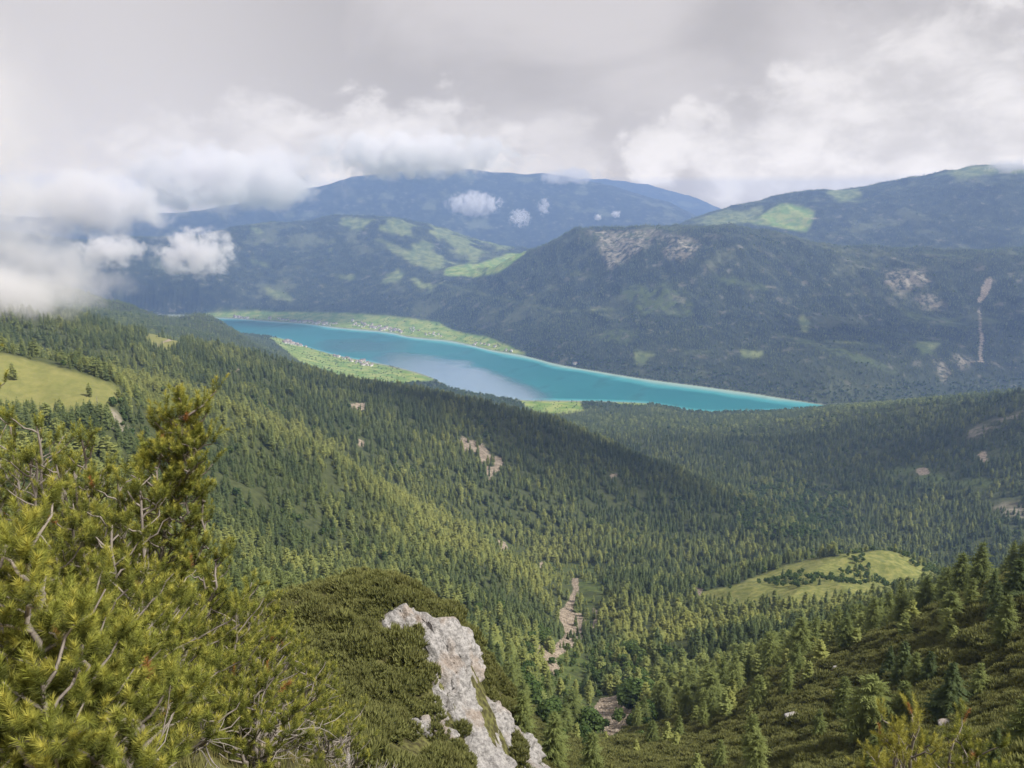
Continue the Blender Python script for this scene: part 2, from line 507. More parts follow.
# patches of open ground: (kind, outline as seen, nearest, farthest distance)
PATCH = [
    ('meadow', [(-400, 300), (-200, 330), (0, 352), (50, 365), (118, 386), (116, 404), (100, 411), (60, 414), (-400, 430)], 560, 830),
    ('meadow', [(112, 319), (140, 321), (143, 331), (128, 333), (116, 329)], 1350, 2200),
    ('meadow', [(150, 331), (178, 333), (183, 343), (172, 352), (152, 347), (146, 339)], 1350, 2200),
    ('meadow', [(196, 337), (215, 341), (215, 348), (200, 346)], 1300, 2200),
    ('meadow', [(222, 342), (232, 345), (230, 350), (221, 348)], 1300, 2200),
    ('field', [(190, 315), (225, 311), (300, 312), (345, 313), (380, 315), (415, 319), (440, 322), (452, 330), (490, 338), (520, 351), (528, 356), (490, 350), (450, 342), (365, 331), (300, 324), (225, 319)], 5000, 7700),
    ('field', [(262, 333), (290, 337), (330, 343), (360, 354), (400, 364), (432, 368), (440, 380), (400, 384), (350, 380), (300, 362)], 3900, 6000),
    ('field', [(519, 400), (560, 400), (580, 400), (585, 412), (558, 415), (536, 412), (526, 407)], 3200, 3900),
    ('field', [(608, 401), (645, 402), (648, 407), (616, 405)], 3300, 3900),
    ('clearing', [(690, 593), (735, 585), (775, 570), (810, 560), (850, 551), (890, 549), (918, 560), (948, 573), (952, 588), (900, 600), (800, 603), (720, 606)], 700, 1120),
    ('field', [(449, 273), (472, 265), (500, 257), (522, 247), (534, 245), (522, 256), (499, 273), (475, 278)], 6000, 8600),
    ('pasture', [(405, 253), (419, 237), (449, 260), (440, 268), (408, 264)], 7400, 9700),
    ('pasture', [(428, 222), (460, 236), (489, 254), (470, 263), (452, 250), (436, 236)], 7400, 9700),
    ('pasture', [(477, 231), (512, 244), (514, 249), (497, 251), (480, 241)], 7400, 9700),
    ('pasture', [(379, 217), (412, 225), (410, 236), (386, 233)], 7400, 9700),
    ('pasture', [(340, 218), (366, 218), (360, 228), (345, 227)], 7400, 9700),
    ('field', [(446, 268), (470, 262), (478, 268), (462, 276), (444, 276)], 6800, 9000),
    ('pasture', [(390, 272), (402, 268), (400, 282), (388, 284)], 5000, 8000),
    ('pasture', [(410, 280), (432, 284), (430, 292), (414, 290)], 5000, 8000),
    ('field', [(749, 223), (782, 203), (800, 206), (816, 212), (806, 232), (780, 228)], 7200, 9500),
    ('pasture', [(690, 222), (722, 210), (770, 205), (760, 222), (720, 228)], 7200, 9500),
    ('pasture', [(925, 176), (960, 168), (1000, 163), (1024, 167), (1024, 174), (960, 176)], 8500, 9600),
    ('pasture', [(830, 190), (860, 187), (858, 200), (836, 203)], 8000, 9600),
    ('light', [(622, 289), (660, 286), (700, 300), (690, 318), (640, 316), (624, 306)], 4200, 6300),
    ('pasture', [(742, 350), (764, 350), (762, 358), (742, 357)], 3700, 6000),
    ('pasture', [(925, 343), (945, 345), (940, 353), (926, 352)], 3700, 6000),
    ('pasture', [(797, 322), (808, 312), (810, 325), (800, 335)], 3700, 6000),
    ('pasture', [(636, 351), (655, 352), (650, 362), (638, 361)], 3700, 6000),
    ('scree', [(459, 434), (470, 440), (481, 443), (492, 455), (505, 459), (500, 468), (489, 479), (483, 464), (476, 452), (462, 450)], 1250, 1800),
    ('scree', [(356, 438), (366, 441), (366, 447), (357, 446)], 900, 1700),
    ('scree', [(350, 404), (366, 402), (366, 409), (352, 411)], 1300, 1900),
    ('scree', [(610, 473), (617, 473), (617, 480), (611, 480)], 1300, 1900),
    ('scree', [(571, 571), (579, 572), (578, 593), (575, 608), (592, 628), (580, 640), (566, 634), (557, 615), (568, 602), (572, 588)], 500, 1050),
    ('scree', [(540, 561), (545, 559), (542, 570), (540, 580), (536, 578)], 600, 1150),
    ('scree', [(592, 606), (597, 609), (597, 628), (590, 632), (594, 618)], 500, 1050),
    ('scree', [(566, 634), (580, 640), (566, 652), (556, 658), (560, 672), (546, 680), (534, 662), (534, 644), (552, 648)], 300, 760),
    ('scree', [(588, 716), (604, 694), (614, 690), (634, 712), (626, 728), (602, 740), (586, 732)], 150, 420),
    ('scree', [(690, 587), (704, 588), (700, 596), (690, 594)], 700, 1000),
    ('scree', [(496, 538), (505, 535), (508, 548), (500, 552)], 800, 1200),
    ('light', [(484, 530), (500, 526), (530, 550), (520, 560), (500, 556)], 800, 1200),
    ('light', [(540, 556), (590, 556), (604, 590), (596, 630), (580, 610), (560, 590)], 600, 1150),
    ('light', [(556, 628), (600, 632), (584, 700), (640, 716), (612, 742), (560, 716), (540, 668)], 180, 640),
    ('light', [(880, 470), (920, 462), (940, 474), (1000, 480), (990, 492), (930, 484), (890, 480)], 1700, 2600),
    ('talus', [(966, 430), (985, 424), (1024, 410), (1024, 416), (990, 432), (970, 441)], 1700, 2700),
    ('talus', [(992, 506), (1024, 500), (1024, 517), (1000, 516)], 1500, 2300),
    ('scree', [(976, 455), (984, 449), (990, 462), (980, 464)], 1700, 2600),
    ('scree', [(915, 468), (925, 466), (932, 474), (920, 476)], 1700, 2600),
    ('talus', [(586, 230), (640, 227), (662, 232), (650, 246), (628, 262), (612, 270), (606, 256), (600, 244)], 5000, 6600),
    ('talus', [(662, 236), (690, 232), (700, 244), (684, 262), (668, 256)], 5000, 6600),
    ('talus', [(885, 270), (920, 272), (925, 284), (905, 292), (886, 284)], 4000, 6400),
    ('talus', [(918, 295), (938, 293), (942, 308), (924, 312)], 4000, 6400),
    ('scree', [(985, 278), (993, 277), (991, 287), (986, 296), (980, 304), (976, 300), (981, 288)], 3700, 6400),
    ('scree', [(979.5, 306), (982.5, 306), (982, 330), (984.5, 345), (984, 362), (980.5, 362), (981, 345), (979, 330)], 3700, 6400),
    ('talus', [(932, 364), (946, 363), (952, 374), (948, 384), (938, 374)], 3600, 6000),
    ('talus', [(954, 362), (970, 354), (974, 362), (960, 370)], 3600, 6000),
    ('light', [(916, 345), (938, 342), (944, 356), (924, 358)], 3600, 6000),
    ('talus', [(100, 412), (118, 408), (124, 420), (132, 430), (126, 440), (112, 426)], 560, 700),
]
KINDS = ['meadow', 'field', 'clearing', 'pasture', 'light', 'scree', 'talus']
fw_ = sm(rg, 900, 3600)
XM, YM = XG + 0.8 * ZG, YG + 1.4 * ZG
jx = (1 - fw_) * (2.8 * fbm(XM, YM, 40, 4, 0.6, off=21)) + fw_ * 8.0 * fbm(XM, YM, 420, 6, 0.65, off=23)
jy = (1 - fw_) * (2.0 * fbm(XM, YM, 40, 4, 0.6, off=33)) + fw_ * 3.6 * fbm(XM, YM, 420, 6, 0.65, off=35)
MASK = {k: np.zeros((NR, NA), np.float32) for k in KINDS}
for kind, poly, r0, r1 in PATCH:
    i0, i1 = np.searchsorted(RR, [r0, r1])
    sub = np.s_[i0:i1, :]
    k = 0.5 if kind in ('field', 'meadow') else 2.6 if kind == 'clearing' else 0.8 if (kind == 'scree' and r0 > 3000) else 1.0
    if kind in ('talus', 'pasture') or (kind == 'light' and r0 > 3000):
        k = 2.4
    m = in_poly(PXG[sub] + jx[sub] * k, PYG[sub] + jy[sub] * k, poly)
    MASK[kind][sub] = np.maximum(MASK[kind][sub], m)
# straggling glades on the far slopes
TRACKS = [([(152, 350), (158, 346), (166, 341), (177, 338)], 1.0, 1300, 2200), ([(228, 376), (238, 370), (247, 364)], 0.9, 1300, 2200),
          ([(440, 283), (470, 291), (510, 301), (560, 311), (622, 309)], 0.55, 5000, 7300), ([(560, 272), (580, 274), (600, 277)], 0.6, 5000, 7000),
          ([(930, 359), (985, 362), (1030, 373)], 0.7, 3700, 6200), ([(765, 223), (800, 219), (822, 218)], 0.7, 7500, 9500),
          ([(684, 352), (712, 352)], 0.6, 3700, 6200), ([(824, 341), (858, 343), (886, 347)], 0.7, 3700, 6200), ([(60, 412), (90, 411), (116, 407)], 0.8, 560, 760)]
for pl, w_, r0, r1 in TRACKS:
    i0, i1 = np.searchsorted(RR, [r0, r1])
    sub = np.s_[i0:i1, :]
    best = np.full(PXG[sub].shape, 1e9)
    for (x1, y1), (x2, y2) in zip(pl[:-1], pl[1:]):
        tq = np.clip(((PXG[sub] - x1) * (x2 - x1) + (PYG[sub] - y1) * (y2 - y1)) / ((x2 - x1) ** 2 + (y2 - y1) ** 2), 0, 1)
        best = np.minimum(best, np.hypot(PXG[sub] - x1 - tq * (x2 - x1), PYG[sub] - y1 - tq * (y2 - y1)))
    kd = 'scree' if r0 < 3000 or pl[0][0] in (930, 765) else 'pasture'
    MASK[kd][sub] = np.maximum(MASK[kd][sub], best < w_)
gl = fbm(XM + 0.4 * YM, YM * 0.5, 380, 4, off=51)
MASK['pasture'] = np.maximum(MASK['pasture'], (sm(rg, 6600, 7400) * (gl > 0.34) * (PXG < 480) * (PXG > 250) * (rg < 9700)).astype(np.float32) * 0.8)
rib = fbm(XM * 1.0 + 0.25 * YM, YM * 0.16, 85, 4, 0.6, off=61)
MASK['talus'] = np.maximum(MASK['talus'], ((rib > 0.40) & (rg > 4700) & (rg < 6700) & (PXG > 560) & (PYG < 305) & (fbm(XM, YM, 600, 3, off=67) > -0.12)).astype(np.float32) * 0.9)
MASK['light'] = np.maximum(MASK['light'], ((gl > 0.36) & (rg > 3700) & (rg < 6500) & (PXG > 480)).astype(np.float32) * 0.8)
# krummholz: foreground, knoll and the near right-hand slope
mugo = (1 - sm(rg, 205, 245)) * np.ones_like(XG)
ROCKM = np.zeros((NR, NA), np.float32)
ROCKS = [[(416, 620), (446, 622), (463, 634), (474, 660), (484, 694), (500, 712), (498, 730), (470, 736), (448, 742), (434, 730), (436, 704), (426, 676), (416, 646)],
         [(382, 614), (398, 606), (413, 611), (431, 622), (425, 636), (409, 631), (398, 646), (387, 641)],
         [(460, 728), (481, 714), (500, 714), (521, 738), (536, 768), (548, 830), (492, 830), (474, 792), (467, 760)],
         [(408, 722), (420, 716), (432, 726), (428, 738), (414, 734)]]


def rock_in(px, py, X, Y, Z):
    jx_, jy_ = 7 * fbm(X, Z, 4, 5, 0.6, off=61), 7 * fbm(X, Z, 4, 5, 0.6, off=71)
    m = np.zeros(px.shape, bool)
    for q_ in ROCKS:
        m |= in_poly(px + jx_, py + jy_, q_)
    holes = fbm(X, Z, 3.2, 4, off=81) > np.where(py > 722, 0.30, 0.55)
    return m & ~holes


isub = np.searchsorted(RR, [48, 110])
s_ = np.s_[isub[0]:isub[1], :]
ROCKM[s_] = rock_in(PXG[s_], PYG[s_], XG[s_], YG[s_], ZG[s_])
HARD = {k: MASK[k].copy() for k in KINDS}
for k in KINDS:
    for _ in range(3):
        m_ = MASK[k]
        m_ = m_ * 0.5 + 0.25 * (np.roll(m_, 1, 1) + np.roll(m_, -1, 1))
        MASK[k] = (m_ * 0.5 + 0.25 * (np.roll(m_, 1, 0) + np.roll(m_, -1, 0))).astype(np.float32)
OPEN = np.clip(sum(MASK[k] for k in ('meadow', 'field', 'clearing', 'scree')), 0, 1)
HALF = np.clip(sum(MASK[k] for k in ('pasture', 'light', 'talus')), 0, 1)

# ------------------------------------------------------------------ terrain material
gm, t = material('hillside ground', 0.95, 0.1)
geo = t.node('ShaderNodeNewGeometry')
pos = geo.outputs['Position']
n1 = t.noise(pos, 0.012, 6, 0.6)
n2 = t.noise(pos, 0.15, 5, 0.6)
n3 = t.noise(pos, 1.6, 4, 0.6)
n4 = t.noise(pos, 0.0021, 6, 0.65)
base = t.mix(t.sstep(n2, 0.3, 0.7), (0.042, 0.052, 0.022), (0.080, 0.092, 0.036))
far = t.attr('far')
fcol = t.mix(t.sstep(n1, 0.35, 0.65), (0.016, 0.022, 0.018), (0.048, 0.058, 0.036))
fcol = t.mix(t.sstep(n4, 0.54, 0.64), fcol, (0.105, 0.115, 0.066))
fcol = t.mix(t.math('MULTIPLY', t.sstep(n1, 0.60, 0.66), 0.6), fcol, (0.20, 0.175, 0.14))
base = t.mix(far, base, fcol)
near = t.attr('near')
soil = t.mix(t.sstep(n3, 0.35, 0.7), (0.050, 0.046, 0.022), (0.150, 0.150, 0.052))
base = t.mix(near, base, soil)
grass = t.mix(t.math('ADD', t.math('MULTIPLY', t.sstep(n2, 0.3, 0.72), 0.6), t.math('MULTIPLY', t.sstep(t.noise(pos, 0.035, 4, 0.6), 0.35, 0.65), 0.4)), (0.140, 0.158, 0.048), (0.235, 0.228, 0.078))
grass = t.mix(t.sstep(n3, 0.45, 0.75), grass, (0.19, 0.165, 0.07))
base = t.mix(t.attr('meadow'), base, grass)
fld = t.mix(t.sstep(n1, 0.4, 0.62), (0.150, 0.240, 0.045), (0.300, 0.335, 0.092))
base = t.mix(t.attr('field'), base, fld)
clr = t.mix(t.sstep(n2, 0.35, 0.7), (0.130, 0.152, 0.044), (0.255, 0.248, 0.080))
base = t.mix(t.attr('clearing'), base, clr)
pas = t.mix(t.sstep(n1, 0.35, 0.65), (0.100, 0.135, 0.050), (0.220, 0.240, 0.092))
base = t.mix(t.attr('pasture'), base, pas)
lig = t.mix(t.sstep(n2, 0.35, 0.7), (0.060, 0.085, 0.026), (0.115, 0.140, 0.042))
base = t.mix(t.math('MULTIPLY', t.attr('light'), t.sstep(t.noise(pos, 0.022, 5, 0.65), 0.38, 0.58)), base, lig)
scr = t.mix(t.sstep(n2, 0.35, 0.65), (0.19, 0.15, 0.108), (0.36, 0.30, 0.23))
nsc = t.math('ADD', t.attr('scree'), t.math('MULTIPLY', t.math('SUBTRACT', t.noise(pos, 0.07, 6, 0.7), 0.5), 2.3))
base = t.mix(t.math('MULTIPLY', t.sstep(nsc, 0.35, 0.75), t.sstep(t.attr('scree'), 0.05, 0.3)), base, scr)
tal = t.mix(t.sstep(n1, 0.4, 0.6), (0.18, 0.155, 0.115), (0.30, 0.265, 0.205))
mps = t.node('ShaderNodeMapping')
mps.inputs['Scale'].default_value = (1, 1, 0.3)
t.l.new(pos, mps.inputs[0])
ntal = t.noise(mps.outputs[0], 0.030, 5, 0.65)
base = t.mix(t.math('MULTIPLY', t.attr('talus'), t.sstep(ntal, 0.40, 0.60)), base, tal)
base = t.mix(t.attr('shore'), base, (0.22, 0.24, 0.17))
t.l.new(base, t.b.inputs['Base Color'])
bmp = t.node('ShaderNodeBump')
bmp.inputs['Strength'].default_value = 0.4
bmp.inputs['Distance'].default_value = 1.0
t.l.new(t.math('ADD', t.math('MULTIPLY', n3, 0.25), t.math('MULTIPLY', n2, 1.2)), bmp.inputs['Height'])
t.l.new(bmp.outputs[0], t.b.inputs['Normal'])

shore_m = sm(rg, 3400, 3500) * (ZG < 2.0) * (rg < 8000)


def sheet(name, r0, r1):
    i0, i1 = np.searchsorted(RR, [r0, r1])
    i1 = min(i1 + 1, NR)
    n = i1 - i0
    idx = np.arange(n * NA).reshape(n, NA)
    q = np.stack([idx[:-1, :-1], idx[:-1, 1:], idx[1:, 1:], idx[1:, :-1]], -1).reshape(-1, 4)
    s = np.s_[i0:i1, :]
    V = np.stack([XG[s], YG[s], ZG[s]], -1).reshape(-1, 3)
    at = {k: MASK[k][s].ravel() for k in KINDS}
    at['far'] = sm(rg[s], 3300, 5000).ravel()
    at['near'] = (1 - sm(rg[s], 150, 260)).ravel()
    at['shore'] = shore_m[s].ravel()
    o = link(name, mesh(name, V, q, [gm], True, attrs=at))
    tag(o, kind='structure')
    return o


sheet('ground', 0.8, 45)
sheet('hillside_terrain', 45, 2400)
sheet('valley_terrain', 2400, 3600)
sheet('lakeside_terrain', 3600, 7400)
sheet('mountain_terrain', 7400, 11500)
sheet('far_mountain_terrain', 11500, 22000)

# ------------------------------------------------------------------ lake
wm, t = material('lake water', 0.12, 0.5)
pos = t.node('ShaderNodeNewGeometry').outputs['Position']
sh = t.attr('shallow')
deep = t.mix(t.sstep(t.noise(pos, 0.0012, 3), 0.35, 0.65), (0.014, 0.148, 0.165), (0.019, 0.175, 0.188))
wc = t.mix(t.sstep(sh, 0.0, 0.45), deep, (0.06, 0.30, 0.31))
wc = t.mix(t.sstep(sh, 0.4, 0.95), wc, (0.30, 0.42, 0.35))
calm = t.attr('calm')


def water_surface(b, rough, ior, spec, wave):
    t.l.new(wc, b.inputs['Base Color'])
    b.inputs['Roughness'].default_value = rough
    b.inputs['IOR'].default_value = ior
    b.inputs['Specular IOR Level'].default_value = spec
    bm_ = t.node('ShaderNodeBump')
    bm_.inputs['Distance'].default_value = 0.25
    bm_.inputs['Strength'].default_value = wave
    t.l.new(t.noise(pos, 0.11, 4, 0.6), bm_.inputs['Height'])
    t.l.new(bm_.outputs[0], b.inputs['Normal'])
    return b.outputs[0]


ruff = water_surface(t.b, 0.34, 1.33, 0.15, 0.25)
gl0 = water_surface(t.node('ShaderNodeBsdfPrincipled'), 0.10, 1.33, 0.5, 0.01)
gl1 = t.node('ShaderNodeBsdfGlossy')
gl1.inputs['Roughness'].default_value = 0.14
gl1.inputs['Color'].default_value = (0.86, 0.98, 1.0, 1)
mg = t.node('ShaderNodeMixShader')
mg.inputs[0].default_value = 0.8
t.l.new(gl0, mg.inputs[1])
t.l.new(gl1.outputs[0], mg.inputs[2])
glas = mg.outputs[0]
mxw = t.node('ShaderNodeMixShader')
t.l.new(calm, mxw.inputs[0])
t.l.new(ruff, mxw.inputs[1])
t.l.new(glas, mxw.inputs[2])
t.l.new(mxw.outputs[0], t.out.inputs[0])
nl = 160
u = np.linspace(0, 1, nl)[:, None]
j = np.arange(0, NA, 2)
r0_, r1_ = rn[j] - 60, rf[j] + 60
rl = r0_[None] * (1 - u) + r1_[None] * u
Xl, Yl = rl * np.sin(AZ[j]), rl * np.cos(AZ[j])
dfar = rf[j][None] - rl
dnear = rl - rn[j][None]
wob = 1 + 0.5 * fbm(Xl, Yl, 300, 3)
px_, py_, _ = project(Xl, Yl, 0 * Xl)
shallow = np.maximum(1 - np.clip(dfar / (185 * wob), 0, 1), 0.7 * (1 - np.clip(dnear / (70 * wob), 0, 1)))
narrow = sm(px_, 760, 830)
shallow = shallow * (1 - 0.5 * narrow)
streak = fbm(Xl * 0.5 + Yl * 0.9, Xl * 2.2 - Yl * 1.2, 420, 4, off=44)
wx = px_ + 10 * fbm(Xl, Yl, 500, 4, off=4)
wy = py_ + 5 * fbm(Xl, Yl, 260, 4, off=8)
# glassy water sheltered behind the near spur, ruffled elsewhere
e1 = ((wx - 462) / 84) ** 2 + ((wy - 380 - (wx - 462) * 0.24) / 17) ** 2
e2 = ((wx - 365) / 44) ** 2 + ((wy - 346) / 7) ** 2
calm_a = np.maximum(np.maximum(sm(e1, 1.4, 0.55), 0.5 * sm(e2, 1.8, 0.2)), 0.22 * sm(streak, 0.15, 0.5))
nj = len(j)
idx = np.arange(nl * nj).reshape(nl, nj)
q = np.stack([idx[:-1, :-1], idx[:-1, 1:], idx[1:, 1:], idx[1:, :-1]], -1).reshape(-1, 4)
lk = link('lake_water', mesh('lake_water', np.stack([Xl, Yl, 0 * Xl], -1).reshape(-1, 3), q, [wm], True,
                             attrs={'shallow': shallow.ravel(), 'calm': calm_a.ravel()}))
tag(lk, kind='structure')

# ------------------------------------------------------------------ haze
hz = D.meshes.new('haze')
zb, zt = float(ZG.min()) - 1, float(max(ZG.max(), CAMZ)) + 25
xb = 16500
V = [(-xb, -60, zb), (xb, -60, zb), (xb, 22500, zb), (-xb, 22500, zb), (-xb, -60, zt), (xb, -60, zt), (xb, 22500, zt), (-xb, 22500, zt)]
hz = mesh("haze", V, np.array([[0, 3, 2, 1], [4, 5, 6, 7], [0, 1, 5, 4], [1, 2, 6, 5], [2, 3, 7, 6], [3, 0, 4, 7]]))
hm = D.materials.new('haze air')
hm.use_nodes = True
ht = NT(hm.node_tree)
ht.n.clear()
ho = ht.node('ShaderNodeOutputMaterial')
pv = ht.node('ShaderNodeVolumePrincipled')
pv.inputs['Color'].default_value = (0.36, 0.55, 1.0, 1)
pv.inputs['Density'].default_value = 7.0e-5
pv.inputs['Anisotropy'].default_value = 0.1
ht.l.new(pv.outputs[0], ho.inputs['Volume'])
hz.materials.append(hm)
hzo = link('haze', hz)
tag(hzo, kind='stuff')


# ------------------------------------------------------------------ tree materials and meshes
def foliage_mat(name, dark, mid, light, tinted=True):
    m, t = material(name, 0.85, 0.15)
    oi = t.node('ShaderNodeObjectInfo')
    rnd = oi.outputs['Random']
    tint = t.attr('tint', 'INSTANCER')
    pos = t.node('ShaderNodeTexCoord').outputs['Object']
    nz = t.noise(pos, 1.3, 3, 0.6)
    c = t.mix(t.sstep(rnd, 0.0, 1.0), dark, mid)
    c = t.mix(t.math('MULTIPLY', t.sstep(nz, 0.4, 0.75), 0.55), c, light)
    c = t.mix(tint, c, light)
    leafy(t, c, 0.4)
    return m


M_SPRUCE = foliage_mat('spruce needles', (0.072, 0.104, 0.044), (0.122, 0.160, 0.060), (0.220, 0.250, 0.084))
M_LARCH = foliage_mat('larch needles', (0.165, 0.205, 0.070), (0.235, 0.275, 0.092), (0.335, 0.350, 0.105))
M_LEAF = foliage_mat('broad leaves', (0.070, 0.120, 0.036), (0.110, 0.165, 0.048), (0.170, 0.225, 0.070))
M_BARK, t = material('grey bark', 0.9)
t.l.new(t.mix(t.noise(t.node('ShaderNodeTexCoord').outputs['Object'], 9, 4), (0.07, 0.055, 0.045), (0.17, 0.145, 0.125)), t.b.inputs['Base Color'])


def conifer(seed, h, rad, whorls, per, twigs, droop=0.35, open_=0.0, low=0.06, egg=False):
    """crown of flat sprays: returns V, tri faces. Each branch a tapered spray with side twigs."""
    g = np.random.default_rng(seed)
    V, Fc = [], []

    def tri(a, b, c):
        n = len(V)
        V.extend([a, b, c])
        Fc.append((n, n + 1, n + 2))
    lean = g.normal(0, 0.02, 2)
    for w in range(whorls):
        f = (w + g.uniform(-0.3, 0.3)) / whorls
        f = min(max(f, 0), 1)
        z0 = h * (low + (1 - low) * f)
        prof = (1 - f) ** (0.50 + 0.07 * (seed % 5)) * (0.72 + 0.28 * min(1, f / 0.18))
        if egg:
            prof = math.sin(math.pi * (0.20 + 0.76 * f)) ** 0.85
        Lb = rad * prof + 0.03 * rad
        n = max(3, int(per * (0.55 + 0.45 * (prof if egg else 1 - f))))
        a0 = g.uniform(0, 6.28)
        for b in range(n):
            if g.random() < open_:
                continue
            a = a0 + 6.283 * b / n + g.normal(0, 0.22)
            ll = Lb * g.uniform(0.5, 1.22)
            dz = -droop * ll * g.uniform(0.5, 1.3) + (0.30 * ll if f > 0.8 else 0)
            c, s = math.cos(a), math.sin(a)
            o = np.array([lean[0] * z0, lean[1] * z0, z0])
            tip = o + np.array([c * ll, s * ll, dz])
            side = np.array([-s, c, 0.0])
            wd = ll * ((0.26 if egg else 0.34) if twigs else 0.42) + 0.02 * rad
            if not twigs:
                mid = o + (tip - o) * 0.45
                up = np.array([0, 0, 0.10 * ll])
                tri(o + up, mid - side * wd * 0.8 - np.array([0, 0, 0.18 * ll]), tip)
                tri(o + up, tip, mid + side * wd * 0.8 - np.array([0, 0, 0.18 * ll]))
            else:
                for k in range(twigs):
                    u_ = (k + 0.6) / twigs
                    p = o + (tip - o) * u_ + np.array([0, 0, 0.10 * ll * math.sin(u_ * 3.1)])
                    tw = wd * (1.12 - u_) * g.uniform(0.7, 1.3)
                    fw = np.array([c, s, -0.3]) * tw * 0.8
                    for sg in (-1, 1):
                        q = p + side * sg * tw + fw + np.array([0, 0, -tw * g.uniform(0.15, 0.75)])
                        e = (tip - o) / max(ll, 1e-6) * tw * 0.55
                        tri(p - e * 0.6, p + e, q)
                    hang = p + fw * 0.5 + np.array([0, 0, -tw * g.uniform(0.5, 1.0)])
                    tri(p - side * tw * 0.3, p + side * tw * 0.3, hang)
                tri(o + (tip - o) * 0.75 - side * wd * 0.12, o + (tip - o) * 0.75 + side * wd * 0.12, tip)
    # leader
    top = np.array([lean[0] * h, lean[1] * h, h * 1.02])
    for a in (0, 2.1, 4.2):
        e = np.array([math.cos(a), math.sin(a), 0]) * rad * 0.05
        tri(top - np.array([0, 0, h * 0.07]) + e, top - np.array([0, 0, h * 0.07]) - e, top)
    return np.array(V), np.array(Fc)


def broadleaf(seed, h, rad, lumps, leaves, leaf):
    g = np.random.default_rng(seed)
    V, Fc = [], []
    cs = []
    for i in range(lumps):
        a, z = g.uniform(0, 6.28), g.uniform(0.38, 0.86)
        rr = rad * 0.62 * math.sqrt(g.random()) * (1 - abs(z - 0.55) * 0.9)
        cs.append((rr * math.cos(a), rr * math.sin(a), h * z, rad * g.uniform(0.34, 0.55)))
    for (x, y, z, r_) in cs:
        d = g.normal(size=(leaves, 3))
        d /= np.linalg.norm(d, axis=1)[:, None]
        p = np.array([x, y, z]) + d * r_ * g.uniform(0.75, 1.05, (leaves, 1)) * np.array([1, 1, 0.85])
        for q, n in zip(p, d):
            n = n + g.normal(0, 0.45, 3)
            n /= np.linalg.norm(n)
            u_ = np.cross(n, g.normal(size=3))
            u_ /= np.linalg.norm(u_)
            v_ = np.cross(n, u_)
            s = leaf * g.uniform(0.6, 1.3)
            k = len(V)
            V.extend([q - u_ * s, q + v_ * s * 0.8, q + u_ * s, q - v_ * s * 0.8])
            Fc.append((k, k + 1, k + 2, k + 3))
    return np.array(V), np.array(Fc)


def tube(pts, rads, sides=6):
    pts, rads = np.asarray(pts, float), np.asarray(rads, float)
    n = len(pts)
    tg = np.gradient(pts, axis=0)
    tg /= np.linalg.norm(tg, axis=1)[:, None] + 1e-9
    ref = np.array([0.31, 0.17, 0.93])
    if abs(tg[0] @ ref) > 0.9:
        ref = np.array([0.95, 0.2, 0.1])
    u_ = np.cross(tg, ref)
    u_ /= np.linalg.norm(u_, axis=1)[:, None] + 1e-9
    v_ = np.cross(tg, u_)
    a = np.arange(sides) * 2 * np.pi / sides
    V = pts[:, None] + rads[:, None, None] * (np.cos(a)[None, :, None] * u_[:, None] + np.sin(a)[None, :, None] * v_[:, None])
    V = V.reshape(-1, 3)
    i = np.arange(n - 1)[:, None] * sides
    k = np.arange(sides)[None]
    k2 = (k + 1) % sides
    q = np.stack([i + k, i + k2, i + sides + k2, i + sides + k], -1).reshape(-1, 4)
    return V, q


class Parts:
    def __init__(s):
        s.V, s.F, s.n = [], {}, 0

    def add(s, V, Fq):
        s.V.append(np.asarray(V, float))
        Fq = np.asarray(Fq)
        s.F.setdefault(Fq.shape[1], []).append(Fq + s.n)
        s.n += len(V)

    def mesh(s, name, mats, smooth=False):
        return mesh(name, np.concatenate(s.V), [np.concatenate(f) for f in s.F.values()], mats, smooth)


# shared crown meshes: (crown, trunk) at unit-height 1 m are scaled per tree
def proto_coll(name, items):
    c = D.collections.new(name)
    for i, me in enumerate(items):
        o = D.objects.new('%s_%02d' % (name, i), me)
        c.objects.link(o)
    return c


def con_mesh(name, mat, *a, **k):
    V, Fc = conifer(*a, **k)
    return mesh(name, V, Fc, [mat])


# metre-scaled to height 1
SPR_MID = [con_mesh('spruce crown', M_SPRUCE, 100 + i, 1.0, rd, 22, 8, 0, 0.5) for i, rd in enumerate((0.23, 0.27, 0.20, 0.25))]
SPR_FAR = [con_mesh('spruce crown', M_SPRUCE, 120 + i, 1.0, rd, 6, 6, 0, 0.5) for i, rd in enumerate((0.22, 0.26, 0.19))]
LAR_MID = [con_mesh('larch crown', M_LARCH, 140 + i, 1.0, rd, 24, 8, 0, 0.12, 0.05, 0.05, True) for i, rd in enumerate((0.22, 0.26, 0.20))]
LAR_FAR = [con_mesh('larch crown', M_LARCH, 160 + i, 1.0, rd, 6, 6, 0, 0.2, 0, 0.05, True) for i, rd in enumerate((0.22, 0.25))]


def leaf_mesh(*a):
    V, Fc = broadleaf(*a)
    return mesh('broadleaf crown', V, Fc, [M_LEAF])


LEA_MID = [leaf_mesh(180 + i, 1.0, 0.42, 9, 34, 0.085) for i in range(3)]


